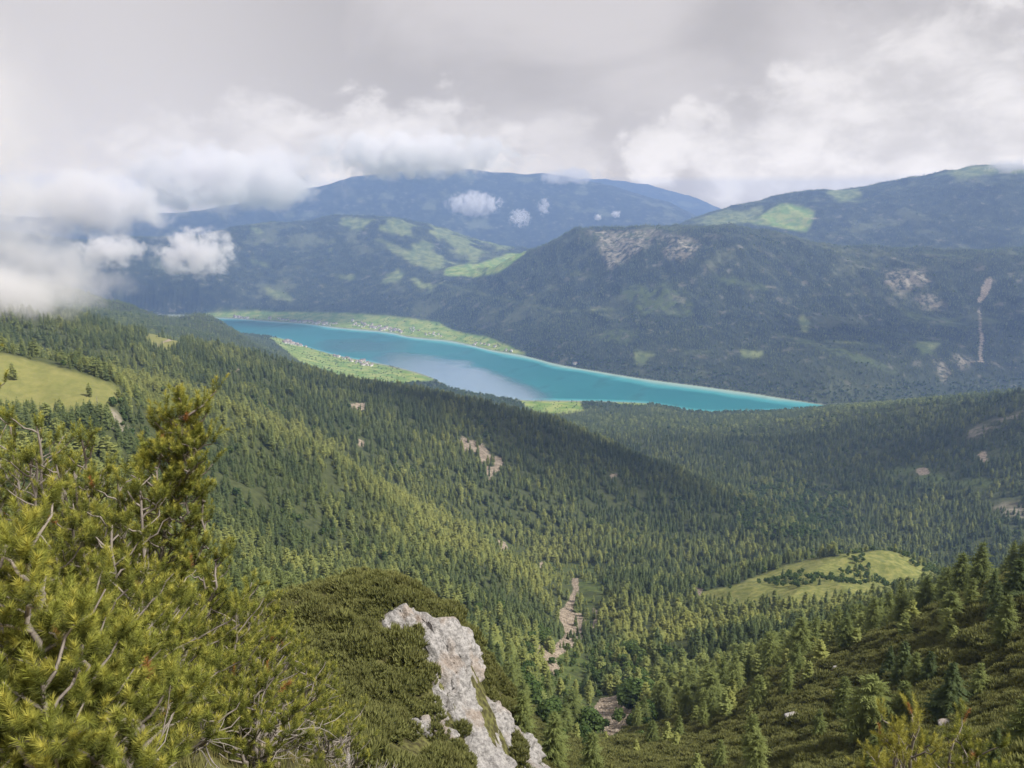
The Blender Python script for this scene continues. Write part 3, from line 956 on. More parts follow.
def instancer(name, pts, idx, rot, scl, tint, coll, label=None):
    """one 'stuff' object: copies of the meshes in coll on points"""
    me = D.meshes.new(name)
    me.vertices.add(len(pts))
    me.vertices.foreach_set('co', np.asarray(pts, np.float32).ravel())
    for nm, typ, a in (('pick', 'INT', np.asarray(idx, np.int32)), ('spin', 'FLOAT', np.asarray(rot, np.float32)),
                       ('size', 'FLOAT_VECTOR', np.asarray(scl, np.float32)), ('tint', 'FLOAT', np.asarray(tint, np.float32))):
        at = me.attributes.new(nm, typ, 'POINT')
        at.data.foreach_set('vector' if typ == 'FLOAT_VECTOR' else 'value', a.ravel())
    o = link(name, me)
    tag(o, kind='stuff')
    if label:
        o['label'] = label
    ng = D.node_groups.new(name, 'GeometryNodeTree')
    ng.interface.new_socket('Geometry', in_out='INPUT', socket_type='NodeSocketGeometry')
    ng.interface.new_socket('Geometry', in_out='OUTPUT', socket_type='NodeSocketGeometry')
    n, l = ng.nodes, ng.links
    gi, go = n.new('NodeGroupInput'), n.new('NodeGroupOutput')
    m2p = n.new('GeometryNodeMeshToPoints')
    iop = n.new('GeometryNodeInstanceOnPoints')
    ci = n.new('GeometryNodeCollectionInfo')
    ci.inputs['Collection'].default_value = coll
    ci.inputs['Separate Children'].default_value = True
    ci.inputs['Reset Children'].default_value = True
    iop.inputs['Pick Instance'].default_value = True

    def na(nm, typ):
        a = n.new('GeometryNodeInputNamedAttribute')
        a.data_type = typ
        a.inputs[0].default_value = nm
        return a.outputs[0]
    cx = n.new('ShaderNodeCombineXYZ')
    l.new(na('spin', 'FLOAT'), cx.inputs[2])
    l.new(gi.outputs[0], m2p.inputs['Mesh'])
    l.new(m2p.outputs[0], iop.inputs['Points'])
    l.new(ci.outputs[0], iop.inputs['Instance'])
    l.new(na('pick', 'INT'), iop.inputs['Instance Index'])
    l.new(cx.outputs[0], iop.inputs['Rotation'])
    l.new(na('size', 'FLOAT_VECTOR'), iop.inputs['Scale'])
    l.new(iop.outputs[0], go.inputs[0])
    md = o.modifiers.new('scatter', 'NODES')
    md.node_group = ng
    return o


# ------------------------------------------------------------------ scatter the forest
def scatter(r0, r1, spacing, azm=R(38)):
    """jittered polar-area-uniform points"""
    n = int(azm * 2 * 0.5 * (r1 ** 2 - r0 ** 2) / spacing ** 2)
    r = np.sqrt(rng.uniform(r0 ** 2, r1 ** 2, n))
    a = rng.uniform(-azm, azm, n)
    return a, r


def thin(X, Y, cell):
    """keep one point per grid cell (blue-ish noise)"""
    k = np.floor(X / cell).astype(np.int64) * 1000003 + np.floor(Y / cell).astype(np.int64)
    _, i = np.unique(k, return_index=True)
    return i


def visible(a, r, Z, h, slack=0.0):
    hm_ = bil(HMAX, a, np.log(r) - 0.004)
    top = (Z + h - CAMZ) / r
    X, Y = r * np.sin(a), r * np.cos(a)
    px, py, dep = project(X, Y, Z)
    return (top > hm_ - slack / r - 0.001) & (px > -90) & (px < W + 90) & (py < H + 130)


pool = dict(a=[], r=[], h=[])
for r0, r1, sp, cell in ((115, 215, 7.5, 6.5), (215, 700, 5.8, 5.2), (700, 1300, 6.6, 5.8), (1300, 2100, 8.2, 7.0), (2100, 3700, 10.0, 8.4), (3700, 6700, 13.0, 10.5), (6700, 9700, 19.0, 15.0)):
    a, r = scatter(r0, r1, sp)
    X, Y = r * np.sin(a), r * np.cos(a)
    k = thin(X, Y, cell)
    pool['a'].append(a[k])
    pool['r'].append(r[k])
    pool['h'].append((6 + 17 * rng.random(len(k)) ** 0.75) * (0.76 + 0.28 * sm(r[k], 700, 1600)))
a, r, h = (np.concatenate(pool[k]) for k in 'arh')
lr = np.log(r)
Z = bil(ZG, a, lr)
X, Y = r * np.sin(a), r * np.cos(a)
opn = bil(OPEN, a, lr)
hlf = bil(HALF, a, lr)
u = rng.random(len(a))
dens = fbm(X, Y, 140, 3, off=77)
keep = ((opn < 0.35) | ((bil(MASK['scree'], a, lr) > 0.3) & (r < 2000) & (fbm(X, Y, 16, 3, off=211) > 0.10) & (u < 0.6))) & (u < 1 - 0.55 * np.clip(hlf, 0, 1)) & ((r < 3700) | (fbm(X + 0.8 * Z, Y + 1.4 * Z, 240, 4, off=181) > -0.34 - 0.5 * u)) & (Z > 2.5)
keep &= ~((dens + 0.6 * fbm(X, Y, 34, 2, off=79) < -0.36) & (r > 300) & (r < 3000) & (u < 0.8))
clear_m = bil(MASK['clearing'], a, lr)
shrub = (clear_m > 0.5) & (fbm(X, Y, 90, 3, off=5) > 0.14)
keep |= shrub
village = (bil(MASK['field'], a, lr) > 0.5) & (r > 3000) & (Z > 1.0) & ((u < 0.13) | ((fbm(X, Y, 160, 3, off=171) > 0.22) & (u < 0.6)))
keep |= village
h = np.where(village, h * 0.55, h)
h = np.where(shrub, 5.5 + h * 0.35, h)
stray = (bil(MASK['meadow'], a, lr) > 0.4) & (u < 0.018)
keep |= stray
h = np.where(hlf > 0.5, h * rng.uniform(0.35, 0.9, len(h)), h)
pxt, pyt, _ = project(X, Y, Z)
keep &= (r > 215) | ((pxt > 690) & (pyt > 585) & (fbm(X, Y, 40, 3, off=201) > -0.1) & (u < 0.9) & ~((pxt > 822) & (pxt < 970) & (pyt > 655))) | ((pxt > 545) & (pxt < 700) & (r > 150) & (u < 0.5))
h = np.where(r < 215, np.clip(h * 0.62, 5, 12), h)
edge = np.where(r < 215, 1.0, sm(r, 215, 300))
keep &= rng.random(len(a)) < (0.25 + 0.75 * edge)
keep &= visible(a, r, Z, h, slack=8)
a, r, h, Z, X, Y = (v[keep] for v in (a, r, h, Z, X, Y))
px, py, _ = project(X, Y, Z)
hlf = hlf[keep]
shrub = shrub[keep]
# species: darker spruce on the spur and the far shore, larch and broad-leaved mixed in on the near slopes
patch_n = fbm(X, Y, 190, 4, off=91)
lit_crest = np.exp(-((py - np.interp(px, [180, 330, 400, 470, 560, 640], [395, 452, 490, 540, 585, 640])) / 26.0) ** 2) * (r < 1300) * (r > 550)  # sunlight on the crest put into the trees: more larch, lighter tint
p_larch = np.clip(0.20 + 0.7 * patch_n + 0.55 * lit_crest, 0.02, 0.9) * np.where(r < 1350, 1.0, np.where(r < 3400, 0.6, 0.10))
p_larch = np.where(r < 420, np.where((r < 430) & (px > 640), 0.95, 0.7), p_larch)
p_leaf = np.clip(0.02 + 0.5 * (fbm(X, Y, 120, 3, off=111) - 0.28) * 2, 0.01, 0.5) * (r > 300)
gully = (np.hypot(px - 585, (py - 690) * 0.7) < 70)
p_leaf = np.where(gully & (r < 600), 0.55, p_leaf)
p_leaf = np.where(shrub, 0.85, p_leaf)
p_leaf = np.where((r > 3500) & (Z < 60), 0.5, p_leaf)
p_leaf = np.where((np.hypot(px - 790, (py - 512) * 2) < 60) & (r > 1300), 0.7, p_leaf)
u = rng.random(len(a))
sp = np.where(u < p_leaf, 2, np.where(u < p_leaf + p_larch, 1, 0))
h = np.where(sp == 2, h * 0.62, h)
app = h / r * F
order = np.argsort(-app)
print('TREES', len(a), 'spruce', (sp == 0).sum(), 'larch', (sp == 1).sum(), 'leaf', (sp == 2).sum())
single = np.zeros(len(a), bool)
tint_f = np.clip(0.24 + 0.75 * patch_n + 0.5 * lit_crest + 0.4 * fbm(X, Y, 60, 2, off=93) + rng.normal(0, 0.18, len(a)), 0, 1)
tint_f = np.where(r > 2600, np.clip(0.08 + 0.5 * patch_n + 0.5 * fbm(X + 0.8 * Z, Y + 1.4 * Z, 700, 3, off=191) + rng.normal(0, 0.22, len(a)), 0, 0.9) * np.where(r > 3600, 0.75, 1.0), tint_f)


# --- single trees: the nearest, built with trunk and crown
def trunk_mesh(h, rad):
    pts = np.array([[0, 0, -0.4 / 14], [0.002, 0.001, 0.3], [0.0, 0.002, 0.65], [0, 0, 0.97]])
    V, q = tube(pts, [rad, rad * 0.75, rad * 0.42, rad * 0.08], 7)
    return mesh('trunk', V, q, [M_BARK], True)


TRUNK = trunk_mesh(1, 0.0125)
SPR_HI = [con_mesh('crown', M_SPRUCE, 200 + i, 1.0, rd, 26, 10, 5, dr) for i, (rd, dr) in enumerate(((0.22, 0.45), (0.26, 0.5), (0.20, 0.4), (0.25, 0.55), (0.23, 0.35)))]
LAR_HI = [con_mesh('crown', M_LARCH, 220 + i, 1.0, rd, 28, 11, 6, 0.05, 0.08, 0.05, True) for i, rd in enumerate((0.20, 0.24, 0.18, 0.22))]
LEA_HI = [leaf_mesh(240 + i, 1.0, 0.44, 14, 120, 0.05) for i in range(3)]


def single_tree(name, crown, x, y, z, hh, wide, label, cat, group):
    e = D.objects.new(name, None)
    COL.objects.link(e)
    e.location = (x, y, z - 0.1)
    e.rotation_euler.z = random.uniform(0, 6.28)
    e.empty_display_size = 1
    tag(e, label, cat, group)
    for nm, me in (('trunk', TRUNK), ('crown', crown)):
        c = D.objects.new(nm, me)
        COL.objects.link(c)
        c.parent = e
        c.scale = (hh * wide, hh * wide, hh) if nm == 'crown' else (hh, hh, hh)
    return e


def zone_words(x, y, rr):
    if rr < 215:
        return 'among the dwarf pine scrub of the near slope'
    if x > 640 and y > 590:
        return 'in the dense stand below the grassy clearing' if x < 860 else 'on the slope edge right of the grassy clearing'
    if x < 480:
        return 'on the forest slope behind the rocky knoll'
    return 'beside the stony ravine'


cnt = {0: 0, 1: 0, 2: 0}
LIM = {0: 235, 1: 200, 2: 40}
NAMES = ('spruce_tree', 'larch_tree', 'broadleaf_tree')
CROWNS = (SPR_HI, LAR_HI, LEA_HI)
LOOK = ('dark narrow spruce', 'pale feathery larch', 'rounded bright green broadleaf tree')
for i in order:
    s = int(sp[i])
    if cnt[s] >= LIM[s] or not (-20 < px[i] < W + 20 and py[i] < H + 40) or r[i] > 720:
        continue
    cnt[s] += 1
    single[i] = True
    zw = zone_words(px[i], py[i], r[i])
    single_tree(NAMES[s], CROWNS[s][cnt[s] % len(CROWNS[s])], X[i], Y[i], Z[i], h[i], random.uniform(0.85, 1.25),
                LOOK[s] + ' ' + zw, 'tree', NAMES[s].replace('_', ' ') + 's ' + zw)

rest = ~single
midm = r < 2600
for s, nm, mids, fars in ((0, 'spruce_forest', SPR_MID, SPR_FAR), (1, 'larch_forest', LAR_MID, LAR_FAR), (2, 'broadleaf_forest', LEA_MID, [])):
    m = rest & (sp == s)
    k = m.sum()
    if fars:
        pick = np.where(midm[m], rng.integers(0, len(mids), k), len(mids) + rng.integers(0, len(fars), k))
    else:
        pick = rng.integers(0, len(mids), k)
    wide = rng.uniform(0.85, 1.3, k) * np.where(r[m] > 2600, 1.25, 1.0)
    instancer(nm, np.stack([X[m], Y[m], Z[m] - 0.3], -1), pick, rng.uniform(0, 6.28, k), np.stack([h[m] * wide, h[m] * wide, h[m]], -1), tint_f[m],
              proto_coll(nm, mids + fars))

# ------------------------------------------------------------------ finding the ground under a pixel
def ground_at(x, y, rmin=2.0):
    """first ground point met along the line of sight of pixel (x, y)"""
    az, tt = pix_at(x, y)
    rr = np.exp(np.linspace(math.log(rmin), math.log(9000), 6000))
    zz = bil(ZG, np.full(rr.shape, float(az)), np.log(rr))
    hit = np.nonzero((zz - CAMZ) / rr >= tt)[0]
    k = rr[hit[0]] if len(hit) else rr[-1]
    return k * math.sin(az), k * math.cos(az), float(zz[hit[0]]) if len(hit) else float(zz[-1]), float(k)


def at_r(x, y, r):
    az, tt = pix_at(x, y)
    return np.array([r * math.sin(az), r * math.cos(az), CAMZ + tt * r])


# ------------------------------------------------------------------ dwarf pine scrub on the knoll and the near right-hand slope
M_SCRUB, t = material('dwarf pine needles', 0.85, 0.15)
rnd = t.node('ShaderNodeObjectInfo').outputs['Random']
geo = t.node('ShaderNodeNewGeometry')
nz = t.noise(geo.outputs['Position'], 0.35, 3)
c = t.mix(rnd, (0.088, 0.104, 0.031), (0.180, 0.192, 0.058))
c = t.mix(t.math('MULTIPLY', t.sstep(nz, 0.42, 0.72), 0.6), c, (0.165, 0.150, 0.058))
c = t.mix(t.attr('tint', 'INSTANCER'), c, (0.165, 0.190, 0.058))
c = t.mix(t.attr('tip'), c, (0.235, 0.235, 0.085))
leafy(t, c, 0.3)


def scrub_mesh(seed):
    g = np.random.default_rng(seed)
    V, Fc, tip = [], [], []
    for _ in range(120):
        a, rr = g.uniform(0, 6.28), math.sqrt(g.random()) * 0.95
        z = 0.70 * (1 - rr ** 2) + g.uniform(-0.12, 0.05)
        p = np.array([rr * math.cos(a), rr * math.sin(a), z])
        d = np.array([0.35 * rr * math.cos(a), 0.35 * rr * math.sin(a), 1.0]) + g.normal(0, 0.2, 3)
        d /= np.linalg.norm(d)
        ln = g.uniform(0.28, 0.58)
        s1 = np.cross(d, g.normal(size=3))
        s1 /= np.linalg.norm(s1)
        s2 = np.cross(d, s1)
        w = 0.068
        for k in range(5):
            an = k * 1.2566 + g.uniform(-0.4, 0.4)
            o = s1 * math.cos(an) + s2 * math.sin(an)
            q = np.cross(d, o)
            b0 = p + d * ln * g.uniform(0.0, 0.3)
            n = len(V)
            V.extend([b0 - q * w, b0 + q * w, p + d * ln * g.uniform(0.7, 1.05) + o * w * 2.3])
            Fc.append((n, n + 1, n + 2))
            tip.extend([0, 0, 0.75])
    return mesh('dwarf pine clump', np.array(V), np.array(Fc), [M_SCRUB], attrs={'tip': tip})


a1, r1 = scatter(40, 132, 0.75, R(40))
a2, r2 = scatter(132, 250, 1.15, R(40))
a, r = np.concatenate([a1, a2]), np.concatenate([r1, r2])
X, Y = r * np.sin(a), r * np.cos(a)
Z = bil(ZG, a, np.log(r))
rk = bil(ROCKM, a, np.log(r))
opn = bil(OPEN, a, np.log(r)) + bil(MASK['light'], a, np.log(r)) * 0.8
gap = fbm(X, Y, 9, 3, off=131)
px, py, _ = project(X, Y, Z)
grass_patch = ((px - 405) / 46) ** 2 + ((py - 752 + (px - 405) * 0.1) / 16) ** 2 < 1
keep = (rk < 0.3) & (opn < 0.4) & (gap > -0.34 - 0.3 * (r < 132)) & visible(a, r, Z, 1.2, slack=1.5) & ~((r < 130) & grass_patch)
keep &= rng.random(len(r)) < np.where(r < 205, 1.0, 1 - 0.8 * sm(r, 205, 250))
a, r, X, Y, Z = (v[keep] for v in (a, r, X, Y, Z))
k = len(r)
sz = np.where(rng.random(k) < 0.05, 1.4, 1.0) * np.where(r < 132, 0.95, 1.25) * (0.5 + 1.1 * rng.random(k) ** 2) * (1 + 0.6 * np.clip(fbm(X, Y, 7, 3, off=141), -0.7, 1.0))
print('SCRUB', k)
instancer('dwarf_pine_scrub', np.stack([X, Y, Z - 0.12], -1), rng.integers(0, 4, k), rng.uniform(0, 6.28, k),
          np.stack([sz, sz, sz * rng.uniform(0.8, 1.25, k)], -1), np.clip(np.where(r < 132, 0.22, 0.20) + 0.5 * fbm(X, Y, 16, 3, off=151), 0, 0.9),
          proto_coll('dwarf pine clumps', [scrub_mesh(300 + i) for i in range(4)]))

# ------------------------------------------------------------------ limestone
M_ROCK, t = material('limestone', 0.9, 0.2)
geo = t.node('ShaderNodeNewGeometry')
p = geo.outputs['Position']
mpn = t.node('ShaderNodeMapping')
mpn.inputs['Scale'].default_value = (1, 1, 0.35)
t.l.new(p, mpn.inputs[0])
ns = t.noise(mpn.outputs[0], 0.30, 4, 0.6, 0.6)
nf = t.noise(p, 2.2, 6, 0.7)
c = t.mix(t.sstep(nf, 0.3, 0.7), (0.24, 0.230, 0.224), (0.54, 0.52, 0.505))
c = t.mix(t.math('MULTIPLY', t.sstep(ns, 0.50, 0.66), 0.45), c, (0.38, 0.28, 0.20))
c = t.mix(t.math('MULTIPLY', t.sstep(t.noise(mpn.outputs[0], 1.1, 5, 0.65), 0.60, 0.72), 0.7), c, (0.17, 0.15, 0.13))
t.l.new(c, t.b.inputs['Base Color'])
bp = t.node('ShaderNodeBump')
bp.inputs['Strength'].default_value = 1.0
bp.inputs['Distance'].default_value = 0.35
t.l.new(t.noise(p, 4.0, 6, 0.7), bp.inputs['Height'])
t.l.new(bp.outputs[0], t.b.inputs['Normal'])


def rock_face():
    """cliff on the knoll's flank: a fine sheet over the ground, pushed out in buttresses and cracks, its rim buried"""
    xs = np.arange(372, 566, 0.6)
    lrs = np.linspace(math.log(50), math.log(104), 560)
    az, _ = pix_at(xs, 690 + 0 * xs)
    A, Q = np.meshgrid(np.linspace(az[0], az[-1], len(xs)), lrs)
    rr = np.exp(Q)
    X, Y = rr * np.sin(A), rr * np.cos(A)
    Z = bil(ZG, A, Q)
    P = np.stack([X, Y, Z], -1)
    N = np.cross(np.gradient(P, axis=1), np.gradient(P, axis=0))
    N /= np.linalg.norm(N, axis=-1)[..., None]
    px, py, _ = project(X, Y, Z)
    inside = rock_in(px, py, X, Y, Z).astype(float)
    soft = inside.copy()
    for _ in range(5):
        soft = (soft + np.roll(soft, 1, 0) + np.roll(soft, -1, 0) + np.roll(soft, 1, 1) + np.roll(soft, -1, 1)) / 5
    al = (X * 0.8 + Y * 0.6)
    but = ridged(al, Z * 0.28, 3.6, 5, 3.3) - 0.62
    stp = fbm(al * 0.35, Z, 2.2, 5, off=17)
    d = -0.5 + 1.2 * soft + soft * (3.2 * but + 0.55 * np.round(stp * 4) / 4 + 0.3 * stp + 0.4 * fbm(al, Z, 0.9, 4, off=19))
    out = N * 0.75 + np.array([0.45, -0.45, 0.0])
    P2 = P + out * d[..., None]
    use = soft > 0.03
    n, m_ = use.shape
    idx = np.arange(n * m_).reshape(n, m_)
    q = np.stack([idx[:-1, :-1], idx[:-1, 1:], idx[1:, 1:], idx[1:, :-1]], -1).reshape(-1, 4)
    ok = use.reshape(-1)[q].any(1)
    q = q[ok]
    used, inv = np.unique(q, return_inverse=True)
    q = inv.reshape(-1, 4)
    me = mesh('rock_face', P2.reshape(-1, 3)[used], q, [M_ROCK], False)
    o = link('rock_face', me)
    md = o.modifiers.new('thickness', 'SOLIDIFY')
    md.thickness = 0.8
    md.offset = -1
    tag(o, 'tall pale limestone cliff with ochre stains on the flank of the scrub covered knoll', 'rock face')


rock_face()


def boulder(x, y, r, wpx, hpx, label, seed, tilt=0.0, sink=0.3):
    g = np.random.default_rng(seed)
    if r is None:
        bx_, by_, bz_, r = ground_at(x, y, 40)
    else:
        bx_, by_, bz_ = at_r(x, y, r)
        bz_ = min(bz_, float(ground_z(np.array(bx_), np.array(by_))) + 0.3) if r > 12 else bz_
    w, hh = wpx / F * r * 0.5, hpx / F * r * 0.5
    n1, n2 = 28, 18
    ph, th = np.meshgrid(np.linspace(0, 2 * np.pi, n1, False), np.linspace(0.02, np.pi - 0.02, n2))
    d = np.stack([np.sin(th) * np.cos(ph), np.sin(th) * np.sin(ph), np.cos(th)], -1)
    k = np.ones(d.shape[:2])
    for _ in range(14):                                     # chip flat faces off a ball
        nn = g.normal(size=3)
        nn /= np.linalg.norm(nn)
        k = np.minimum(k, g.uniform(0.55, 0.9) / np.maximum(d @ nn, 0.05))
    k = k * (1 + 0.07 * fbm(ph * 3 + seed, th * 3, 1.0, 3))
    P = d * k[..., None] * np.array([w, w * 0.8, hh]) * 1.35
    c, s = math.cos(tilt), math.sin(tilt)
    P = np.stack([P[..., 0] * c - P[..., 2] * s, P[..., 1], P[..., 0] * s + P[..., 2] * c], -1)
    idx = np.arange(n1 * n2).reshape(n2, n1)
    nx = np.roll(idx, -1, 1)
    q = np.stack([idx[:-1], idx[1:], nx[1:], nx[:-1]], -1).reshape(-1, 4)
    o = link('limestone_rock', mesh('limestone_rock', P.reshape(-1, 3), [q, idx[:1], idx[-1:, ::-1]], [M_ROCK]), loc=(bx_, by_, bz_ + hh * (1 - 2 * sink)))
    tag(o, label, 'rock')


boulder(836, 672, None, 9, 9, 'white boulder alone in the dwarf pine scrub of the near right slope', 1)
boulder(798, 722, None, 26, 7, 'long pale rock rib lying aslant in the scrub below the white boulder', 2, -0.5)
boulder(958, 727, None, 28, 6, 'flat pale rock slab at the foot of the layered spruce', 3)
boulder(760, 662, None, 9, 5, 'small grey rock at the upper edge of the near scrub slope', 11)
boulder(304, 764, 11, 14, 26, 'upright white rock between the dead pine branches and the knoll', 4)
boulder(344, 768, 12, 14, 28, 'chipped white rock at the bottom edge nearest the rocky knoll', 5)
boulder(212, 762, 6.5, 26, 20, 'rough white rock under the low pine branches', 6)
boulder(182, 764, 6.0, 16, 12, 'small grey stone in needle litter under the low pines', 7)

# rubble on the bare gullies
M_RUBBLE, t = material('tan rubble', 0.9, 0.2)
t.l.new(t.mix(t.node('ShaderNodeObjectInfo').outputs['Random'], (0.17, 0.135, 0.10), (0.38, 0.32, 0.25)), t.b.inputs['Base Color'])
def stone_mesh(seed):
    g = np.random.default_rng(seed)
    n1, n2 = 9, 6
    ph, th = np.meshgrid(np.linspace(0, 2 * np.pi, n1, False), np.linspace(0.05, np.pi - 0.05, n2))
    d = np.stack([np.sin(th) * np.cos(ph), np.sin(th) * np.sin(ph), np.cos(th)], -1)
    P = d * g.uniform(0.65, 1.15, (n2, n1, 1)) * np.array([1, 0.8, 0.6])
    idx = np.arange(n1 * n2).reshape(n2, n1)
    nx = np.roll(idx, -1, 1)
    q = np.stack([idx[:-1], idx[1:], nx[1:], nx[:-1]], -1).reshape(-1, 4)
    return mesh('stone', P.reshape(-1, 3), [q, idx[:1], idx[-1:, ::-1]], [M_RUBBLE])


a, r = scatter(180, 1100, 1.1, R(22))
m_ = (bil(MASK['scree'], a, np.log(r)) > 0.5) & (rng.random(len(a)) < 0.5)
a, r = a[m_], r[m_]
X, Y = r * np.sin(a), r * np.cos(a)
Z = bil(ZG, a, np.log(r))
k = len(a)
sz = 0.25 + 0.9 * rng.random(k) ** 3
instancer('rubble', np.stack([X, Y, Z], -1), rng.integers(0, 3, k), rng.uniform(0, 6.28, k), np.stack([sz, sz, sz], -1), np.zeros(k), proto_coll('stones', [stone_mesh(600 + i) for i in range(3)]))

# fallen twigs, stones and grass tufts on the ground under the pines
M_TUFT, t = material('dry grass', 0.9)
t.l.new(t.mix(t.node('ShaderNodeObjectInfo').outputs['Random'], (0.10, 0.115, 0.03), (0.24, 0.21, 0.08)), t.b.inputs['Base Color'])


def tuft_mesh(seed):
    g = np.random.default_rng(seed)
    V = []
    for _ in range(46):
        an, ln = g.uniform(0, 6.28), g.uniform(0.5, 1.0)
        b = g.normal(0, 0.16, 3) * np.array([1, 1, 0])
        o = np.array([math.cos(an), math.sin(an), 0])
        sd_ = np.array([-o[1], o[0], 0]) * 0.02
        V += [b - sd_, b + sd_, b + o * ln * g.uniform(0.15, 0.6) + np.array([0, 0, ln])]
    return mesh('grass tuft', np.array(V), np.arange(len(V)).reshape(-1, 3), [M_TUFT])


def twig_mesh(seed):
    g = np.random.default_rng(seed)
    pp = Parts()
    pp.add(*tube(np.array([[0, 0, 0.05], [0.35, 0.05, 0.12], [0.7, -0.02, 0.06], [1.0, 0.06, 0.2]]) + g.normal(0, 0.04, (4, 3)), [0.02, 0.017, 0.012, 0.005], 5))
    for _ in range(4):
        x = g.uniform(0.25, 0.85)
        e = np.array([x + 0.25, g.normal(0, 0.22), 0.1 + g.uniform(0, 0.3)])
        pp.add(*tube([[x, 0, 0.1], (np.array([x, 0, 0.1]) + e) / 2, e], [0.009, 0.007, 0.003], 4))
    return pp.mesh('fallen twig', [M_DEAD], True)


M_DEAD, t = material('dead grey wood', 0.9)
t.l.new(t.mix(t.noise(t.node('ShaderNodeTexCoord').outputs['Object'], 14, 4), (0.17, 0.15, 0.135), (0.36, 0.33, 0.30)), t.b.inputs['Base Color'])
a, r = scatter(2.5, 46, 0.16, R(42))
X, Y = r * np.sin(a), r * np.cos(a)
px, py, _ = project(X, Y, bil(ZG, a, np.log(r)))
m_ = (rng.random(len(a)) < np.where(r < 16, 0.9, 0.35)) & (px < 620) & (py < 850)
a, r, X, Y = a[m_], r[m_], X[m_], Y[m_]
Z = bil(ZG, a, np.log(r))
k = len(a)
pick = rng.choice(6, k, p=(0.37, 0.37, 0.06, 0.06, 0.08, 0.06))
sz = np.where(pick < 2, rng.uniform(0.08, 0.24, k), np.where(pick < 4, rng.uniform(0.25, 0.6, k), rng.uniform(0.02, 0.10, k)))
print('LITTER', k)
instancer('grass_and_litter', np.stack([X, Y, Z], -1), pick, rng.uniform(0, 6.28, k), np.stack([sz, sz, sz], -1), np.zeros(k),
          proto_coll('ground litter', [tuft_mesh(1), tuft_mesh(2), twig_mesh(3), twig_mesh(4), stone_mesh(610), stone_mesh(611)]))

# ------------------------------------------------------------------ chosen trees of the near slope (pixel x, top y, base y, species, width, label)
SPR_XHI = [con_mesh('crown', M_SPRUCE, 260 + i, 1.0, rd, 30, 10, 7, dr) for i, (rd, dr) in enumerate(((0.31, 0.25), (0.26, 0.4)))]
LAR_XHI = [con_mesh('crown', M_LARCH, 270 + i, 1.0, rd, 32, 12, 7, 0.05, 0.10, 0.04, True) for i, rd in enumerate((0.22, 0.26, 0.19))]
PICK = [
    (840, 675, 722, 1, 1.0, 'slim pale green larch just right of the white boulder'),
    (864, 672, 748, 1, 1.25, 'broad grey green larch in the clump below the white boulder'),
    (901, 677, 738, 1, 1.05, 'larch standing between the broad larch and the layered spruce'),
    (887, 643, 678, 0, 1.0, 'small bright spruce leftmost of the row of four above the larches'),
    (900, 639, 686, 0, 0.9, 'slender tall spruce, second from the left in the row of four'),
    (912, 649, 690, 1, 1.1, 'brownish grey larch, third from the left in the row of four'),
    (927, 649, 688, 0, 0.95, 'dark spruce rightmost of the row of four above the larches'),
    (947, 657, 724, 0, 1.3, 'spruce with wide layered branches above the flat rock slab'),
    (755, 674, 714, 1, 1.3, 'pale larch at the upper edge of the scrub, left of the white boulder'),
    (754, 732, 782, 1, 1.2, 'pale larch cut by the lower picture edge left of the rock rib'),
    (870, 732, 778, 1, 1.0, 'low larch at the bottom edge below the broad grey green larch'),
    (988, 722, 780, 0, 0.95, 'spruce at the bottom right beside the yellowish mountain pine'),
    (1016, 693, 775, 1, 1.2, 'tall larch cut by the right picture edge'),
    (709, 670, 716, 1, 1.25, 'full pale larch above the stony ravine on its right bank'),
    (553, 714, 775, 1, 1.25, 'bright yellow green larch just right of the limestone cliff'),
    (524, 690, 745, 1, 1.0, 'yellow green larch leaning over the cliff edge'),
    (652, 720, 748, 1, 1.0, 'small larch on the ravine floor right of the rubble'),
    (677, 714, 745, 1, 1.0, 'bushy larch on the scrub slope right of the ravine rubble'),
    (590, 730, 778, 1, 1.1, 'larch at the bottom edge below the ravine rubble'),
    (948, 590, 624, 1, 1.3, 'pale larch on the slope edge right of the grassy clearing'),
    (1000, 590, 650, 1, 1.1, 'olive larch standing out of the scrub near the right picture edge'),
    (988, 568, 612, 0, 1.1, 'tall spruce on the skyline of the near slope at the right'),
    (1012, 556, 612, 0, 1.1, 'tallest spruce on the near skyline beside the right picture edge'),
    (968, 576, 612, 1, 1.1, 'larch on the near skyline left of the tallest spruces'),
    (640, 680, 708, 2, 1.5, 'round dark green broadleaf tree on the right bank of the ravine'),
]
for n_, (x, ty, by_, s, wd_, lab) in enumerate(PICK):
    gx, gy, gz, gr = ground_at(x, by_, 40)
    gr2 = math.hypot(gx, gy)
    _, t0 = pix_at(x, ty)
    hh = (float(t0) - (gz - CAMZ) / gr2) * gr2
    crown = (SPR_XHI, LAR_XHI, LEA_HI)[s][n_ % (2, 3, 3)[s]]
    print('PICK', x, by_, round(gr), round(hh, 1))
    hh = min(max(hh, 2.0), 26)
    single_tree(NAMES[s], crown, gx, gy, gz, hh, wd_, lab, 'tree', None)

# snag and small trees at the lower edge of the meadow
gx, gy, gz, gr = ground_at(98, 411, 300)
pp = Parts()
pp.add(*tube([[0, 0, -0.3], [0.1, 0, 4], [0.05, 0.1, 9], [0, 0, 12]], [0.28, 0.24, 0.16, 0.04], 7))
for k in range(9):
    an, z = k * 2.4, 4.5 + k * 0.75
    pp.add(*tube([[0.08, 0, z], [math.cos(an) * 0.9, math.sin(an) * 0.9, z + 0.1], [math.cos(an) * 1.5, math.sin(an) * 1.5, z + 0.5]], [0.07, 0.05, 0.015], 5))
tag(link('dead_tree', pp.mesh('dead_tree', [M_DEAD], True), loc=(gx, gy, gz)), 'bare dead trunk standing at the lower corner of the sloping meadow', 'dead tree')

